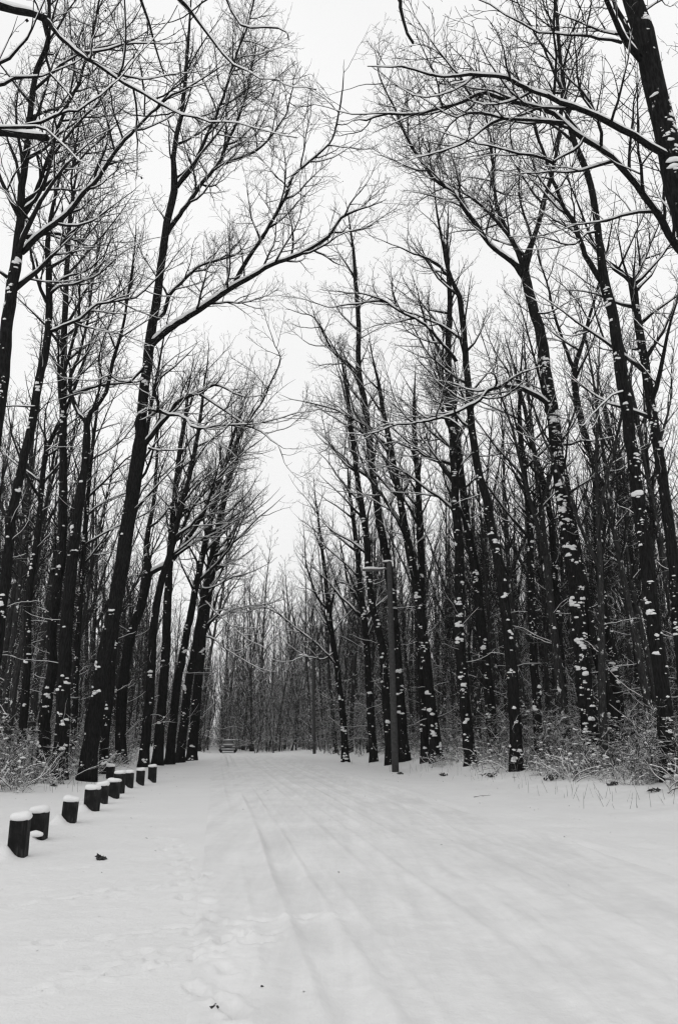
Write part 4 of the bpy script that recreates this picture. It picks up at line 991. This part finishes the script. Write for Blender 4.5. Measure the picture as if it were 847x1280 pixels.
# ================================================================== the ground and the road
for o in [o for o in COL.objects if o.name.startswith('bare_tree')]:
    MOUNDS.append((o.location.x, o.location.y, .55, .10))
def footprints():
    rnd = random.Random(8); out = []
    # a walker's line up the shoulder and a few scattered prints
    path = [(272, 1268), (262, 1215), (258, 1180), (246, 1130), (236, 1105), (228, 1080), (216, 1062), (205, 1045)]
    pts = [hit(*q) for q in path]
    for a, b in zip(pts[:-1], pts[1:]):
        L = math.dist(a[:2], b[:2]); m = max(1, int(L / .36))
        for j in range(m):
            f = j / m; s = 1 if len(out) % 2 else -1
            dx, dy = (b[0] - a[0]) / L, (b[1] - a[1]) / L
            out.append((a[0] + (b[0] - a[0]) * f - dy * .11 * s, a[1] + (b[1] - a[1]) * f + dx * .11 * s, dx + rnd.uniform(-.25, .25), dy, rnd.uniform(.018, .055)))
    for (px, py, n) in ((60, 1180, 7), (150, 1120, 5), (40, 1240, 6), (120, 1205, 5), (30, 1130, 5)):
        p = hit(px, py); a = rnd.uniform(.4, 1.2)
        for j in range(n): out.append((p[0] + math.cos(a) * .4 * j + rnd.uniform(-.1, .1), p[1] + math.sin(a) * .4 * j + rnd.uniform(-.1, .1), math.cos(a), math.sin(a), rnd.uniform(.025, .055)))
    return out
PRINTS = footprints()
def detail(x, y, h):
    for (mx, my, r, a) in MOUNDS:
        d2 = (x - mx) ** 2 + (y - my) ** 2; k = d2 < (r * 3) ** 2
        h = np.where(k, h + a * np.exp(-d2 / (r * r) * 1.4), h)
    for (fx, fy, dx, dy, dp) in PRINTS:
        u = (x - fx) * dx + (y - fy) * dy; v = -(x - fx) * dy + (y - fy) * dx
        q = ((u / .14) ** 2 + (v / .058) ** 2) * (1 + 1.4 * (vnoise(x * 13, y * 13, 77) - .5)); h = np.where(q < 9, h - dp * np.exp(-q ** 1.5) + dp * .35 * np.exp(-((np.sqrt(q) - 1.7) / .45) ** 2), h)
    return h
def grid_mesh(name, X, Y, Z, m):
    nr, nc = X.shape; V = np.stack([X, Y, Z], -1).reshape(-1, 3); i = np.arange(nr * nc).reshape(nr, nc)
    F = np.stack([i[:-1, :-1], i[:-1, 1:], i[1:, 1:], i[1:, :-1]], -1).reshape(-1, 4)
    return np_mesh(name, V, F, None, [m])
ys = np.concatenate([np.linspace(-60, 1.5, 24)[:-1], np.geomspace(2.0, 40, 520), np.geomspace(40.5, 420, 130)])
s_in = np.linspace(-.62, .72, 330)
s_out = np.array([.8, .95, 1.2, 1.6, 2.2, 3.0])
ss = np.concatenate([-s_out[::-1] + .1, s_in, s_out])
YY = np.repeat(ys[:, None], len(ss), 1); XX = ss[None, :] * np.where(np.abs(ss[None, :]) > .75, np.maximum(YY, 12.0), np.maximum(YY, 2.0)) + SL * YY * .3
H0 = ground_h(XX, YY)
H1 = detail(XX, YY, H0)
inroad = np.minimum(XX - road_left(YY), road_right(YY) - XX)
H1 = H1 - .16 * sm(.12, .5, inroad)
tag(link_obj('ground', grid_mesh('ground', XX, YY, H1, M_SNOW)), 'snow-covered ground of verges and forest floor', 'ground', kind='structure')
# road: packed snow with tyre tracks
ys = np.concatenate([np.linspace(-40, 1.5, 30)[:-1], np.geomspace(2.0, 60, 620), np.geomspace(60.5, 240, 60)])
cs = np.linspace(-.35, 5.76 + .35, 260)
YY = np.repeat(ys[:, None], len(cs), 1); CC = np.repeat(cs[None, :], len(ys), 0); XX = road_left(YY) + CC
H = ground_h(XX, YY) + .012
def rut(c0, w, d, s, wob=.06):
    c = c0 + wob * (vnoise(YY * .11, YY * 0 + s, s) - .5) * 2
    dd = d * np.clip(1.5 * vnoise(YY * .22, YY * 0 + 3, s + 2) + .5 * (vnoise(YY * 1.7, CC * 3, s + 5) - .5) - .12, 0, 1.2)
    q = (CC - c) / w
    return -dd * np.exp(-q ** 4) + dd * .45 * (np.exp(-((np.abs(q) - 1.45) / .35) ** 2))
for (c0, w, d, s) in ((.60, .12, .024, 41), (1.02, .15, .056, 42), (1.38, .09, .018, 43), (2.35, .17, .020, 44), (2.75, .18, .024, 45), (3.55, .16, .018, 46), (4.25, .18, .022, 47), (4.72, .10, .014, 48)):
    H = H + rut(c0, w, d, s)
H = H + .022 * fbm(CC * 2.2, YY * .25, 50) + .014 * fbm(CC * 5, YY * .9, 51) + .010 * fbm(XX * 14, YY * 9, 52) + .012 * fbm(XX * 3.1, YY * 2.3, 53)
H = detail(XX, YY, H)
H = H - .12 * sm(-.02, -.34, np.minimum(CC, 5.76 - CC) * 1.0) * 1.0
tag(link_obj('road', grid_mesh('road', XX, YY, H, M_ROAD)), 'snow-packed road with faint tyre tracks', 'road', kind='structure')

# ================================================================== thin winter air
bm = bmesh.new(); bmesh.ops.create_cube(bm, size=1); bmesh.ops.scale(bm, vec=(2800, 600, 43), verts=bm.verts); bmesh.ops.translate(bm, vec=(0, 200, 18.5), verts=bm.verts)
me = bpy.data.meshes.new('haze'); bm.to_mesh(me); bm.free()
m = bpy.data.materials.new('winter_air'); m.use_nodes = True; nt = m.node_tree; nt.nodes.clear()
out = nt.nodes.new('ShaderNodeOutputMaterial'); pv = nt.nodes.new('ShaderNodeVolumePrincipled'); nt.links.new(pv.outputs[0], out.inputs['Volume'])
pv.inputs['Color'].default_value = (.9, .9, .9, 1); pv.inputs['Density'].default_value = .00028; pv.inputs['Anisotropy'].default_value = .2
me.materials.append(m)
tag(link_obj('haze', me), 'thin pale winter haze between the trees', 'haze', kind='stuff')

# ================================================================== light
SUN_EL, SUN_AZ = R(48), R(205)       # azimuth clockwise from +Y: high behind the camera, a touch to the left
w = bpy.data.worlds.new('World'); scene.world = w; w.use_nodes = True
nt = w.node_tree; bg = nt.nodes['Background']
sky = nt.nodes.new('ShaderNodeTexSky'); sky.sky_type = 'NISHITA'; sky.sun_disc = False
sky.sun_elevation = SUN_EL; sky.sun_rotation = SUN_AZ; sky.air_density = 1; sky.dust_density = 3; sky.ozone_density = 1
bw = nt.nodes.new('ShaderNodeRGBToBW'); nt.links.new(sky.outputs[0], bw.inputs[0])
# closed cloud layer: the sky's own brightness, evened out to a uniform overcast with faint soft mottling
tc = nt.nodes.new('ShaderNodeTexCoord'); cn = noise(nt, tc.outputs['Generated'], 2.2, 3, .5)
lev = ramp(nt, cn, .3, .7, 9.6, 10.4)
mx = nt.nodes.new('ShaderNodeMix'); mx.data_type = 'FLOAT'; mx.inputs['Factor'].default_value = .9
nt.links.new(bw.outputs[0], mx.inputs[2]); nt.links.new(lev, mx.inputs[3])
nt.links.new(mx.outputs[0], bg.inputs['Color']); bg.inputs['Strength'].default_value = .092
sd = bpy.data.lights.new('sun', 'SUN'); sd.energy = .5; sd.angle = R(70); sd.color = (1, .995, .985)
so = bpy.data.objects.new('sun', sd); COL.objects.link(so)
dirv = Vector((math.sin(SUN_AZ) * math.cos(SUN_EL), math.cos(SUN_AZ) * math.cos(SUN_EL), math.sin(SUN_EL)))
so.rotation_euler = dirv.to_track_quat('Z', 'Y').to_euler(); so.location = (0, -20, 40)
scene.view_settings.view_transform = 'Standard'; scene.view_settings.look = 'None'
scene.view_settings.gamma = 1; scene.view_settings.exposure = 0.15; scene.view_settings.use_curve_mapping = False
scene.render.engine = 'CYCLES'
scene.cycles.max_bounces = 5; scene.cycles.diffuse_bounces = 3; scene.cycles.glossy_bounces = 2
scene.cycles.use_denoising = True
try: scene.cycles.denoiser = 'OPENIMAGEDENOISE'; scene.cycles.denoising_input_passes = 'RGB_ALBEDO_NORMAL'; scene.cycles.denoising_prefilter = 'ACCURATE'
except Exception: pass
scene.cycles.pixel_filter_type = 'BLACKMAN_HARRIS'; scene.cycles.filter_width = 1.3
print('objects', len(COL.objects), 'hero faces', STAT, 'time', round(time.time() - T_START, 1))
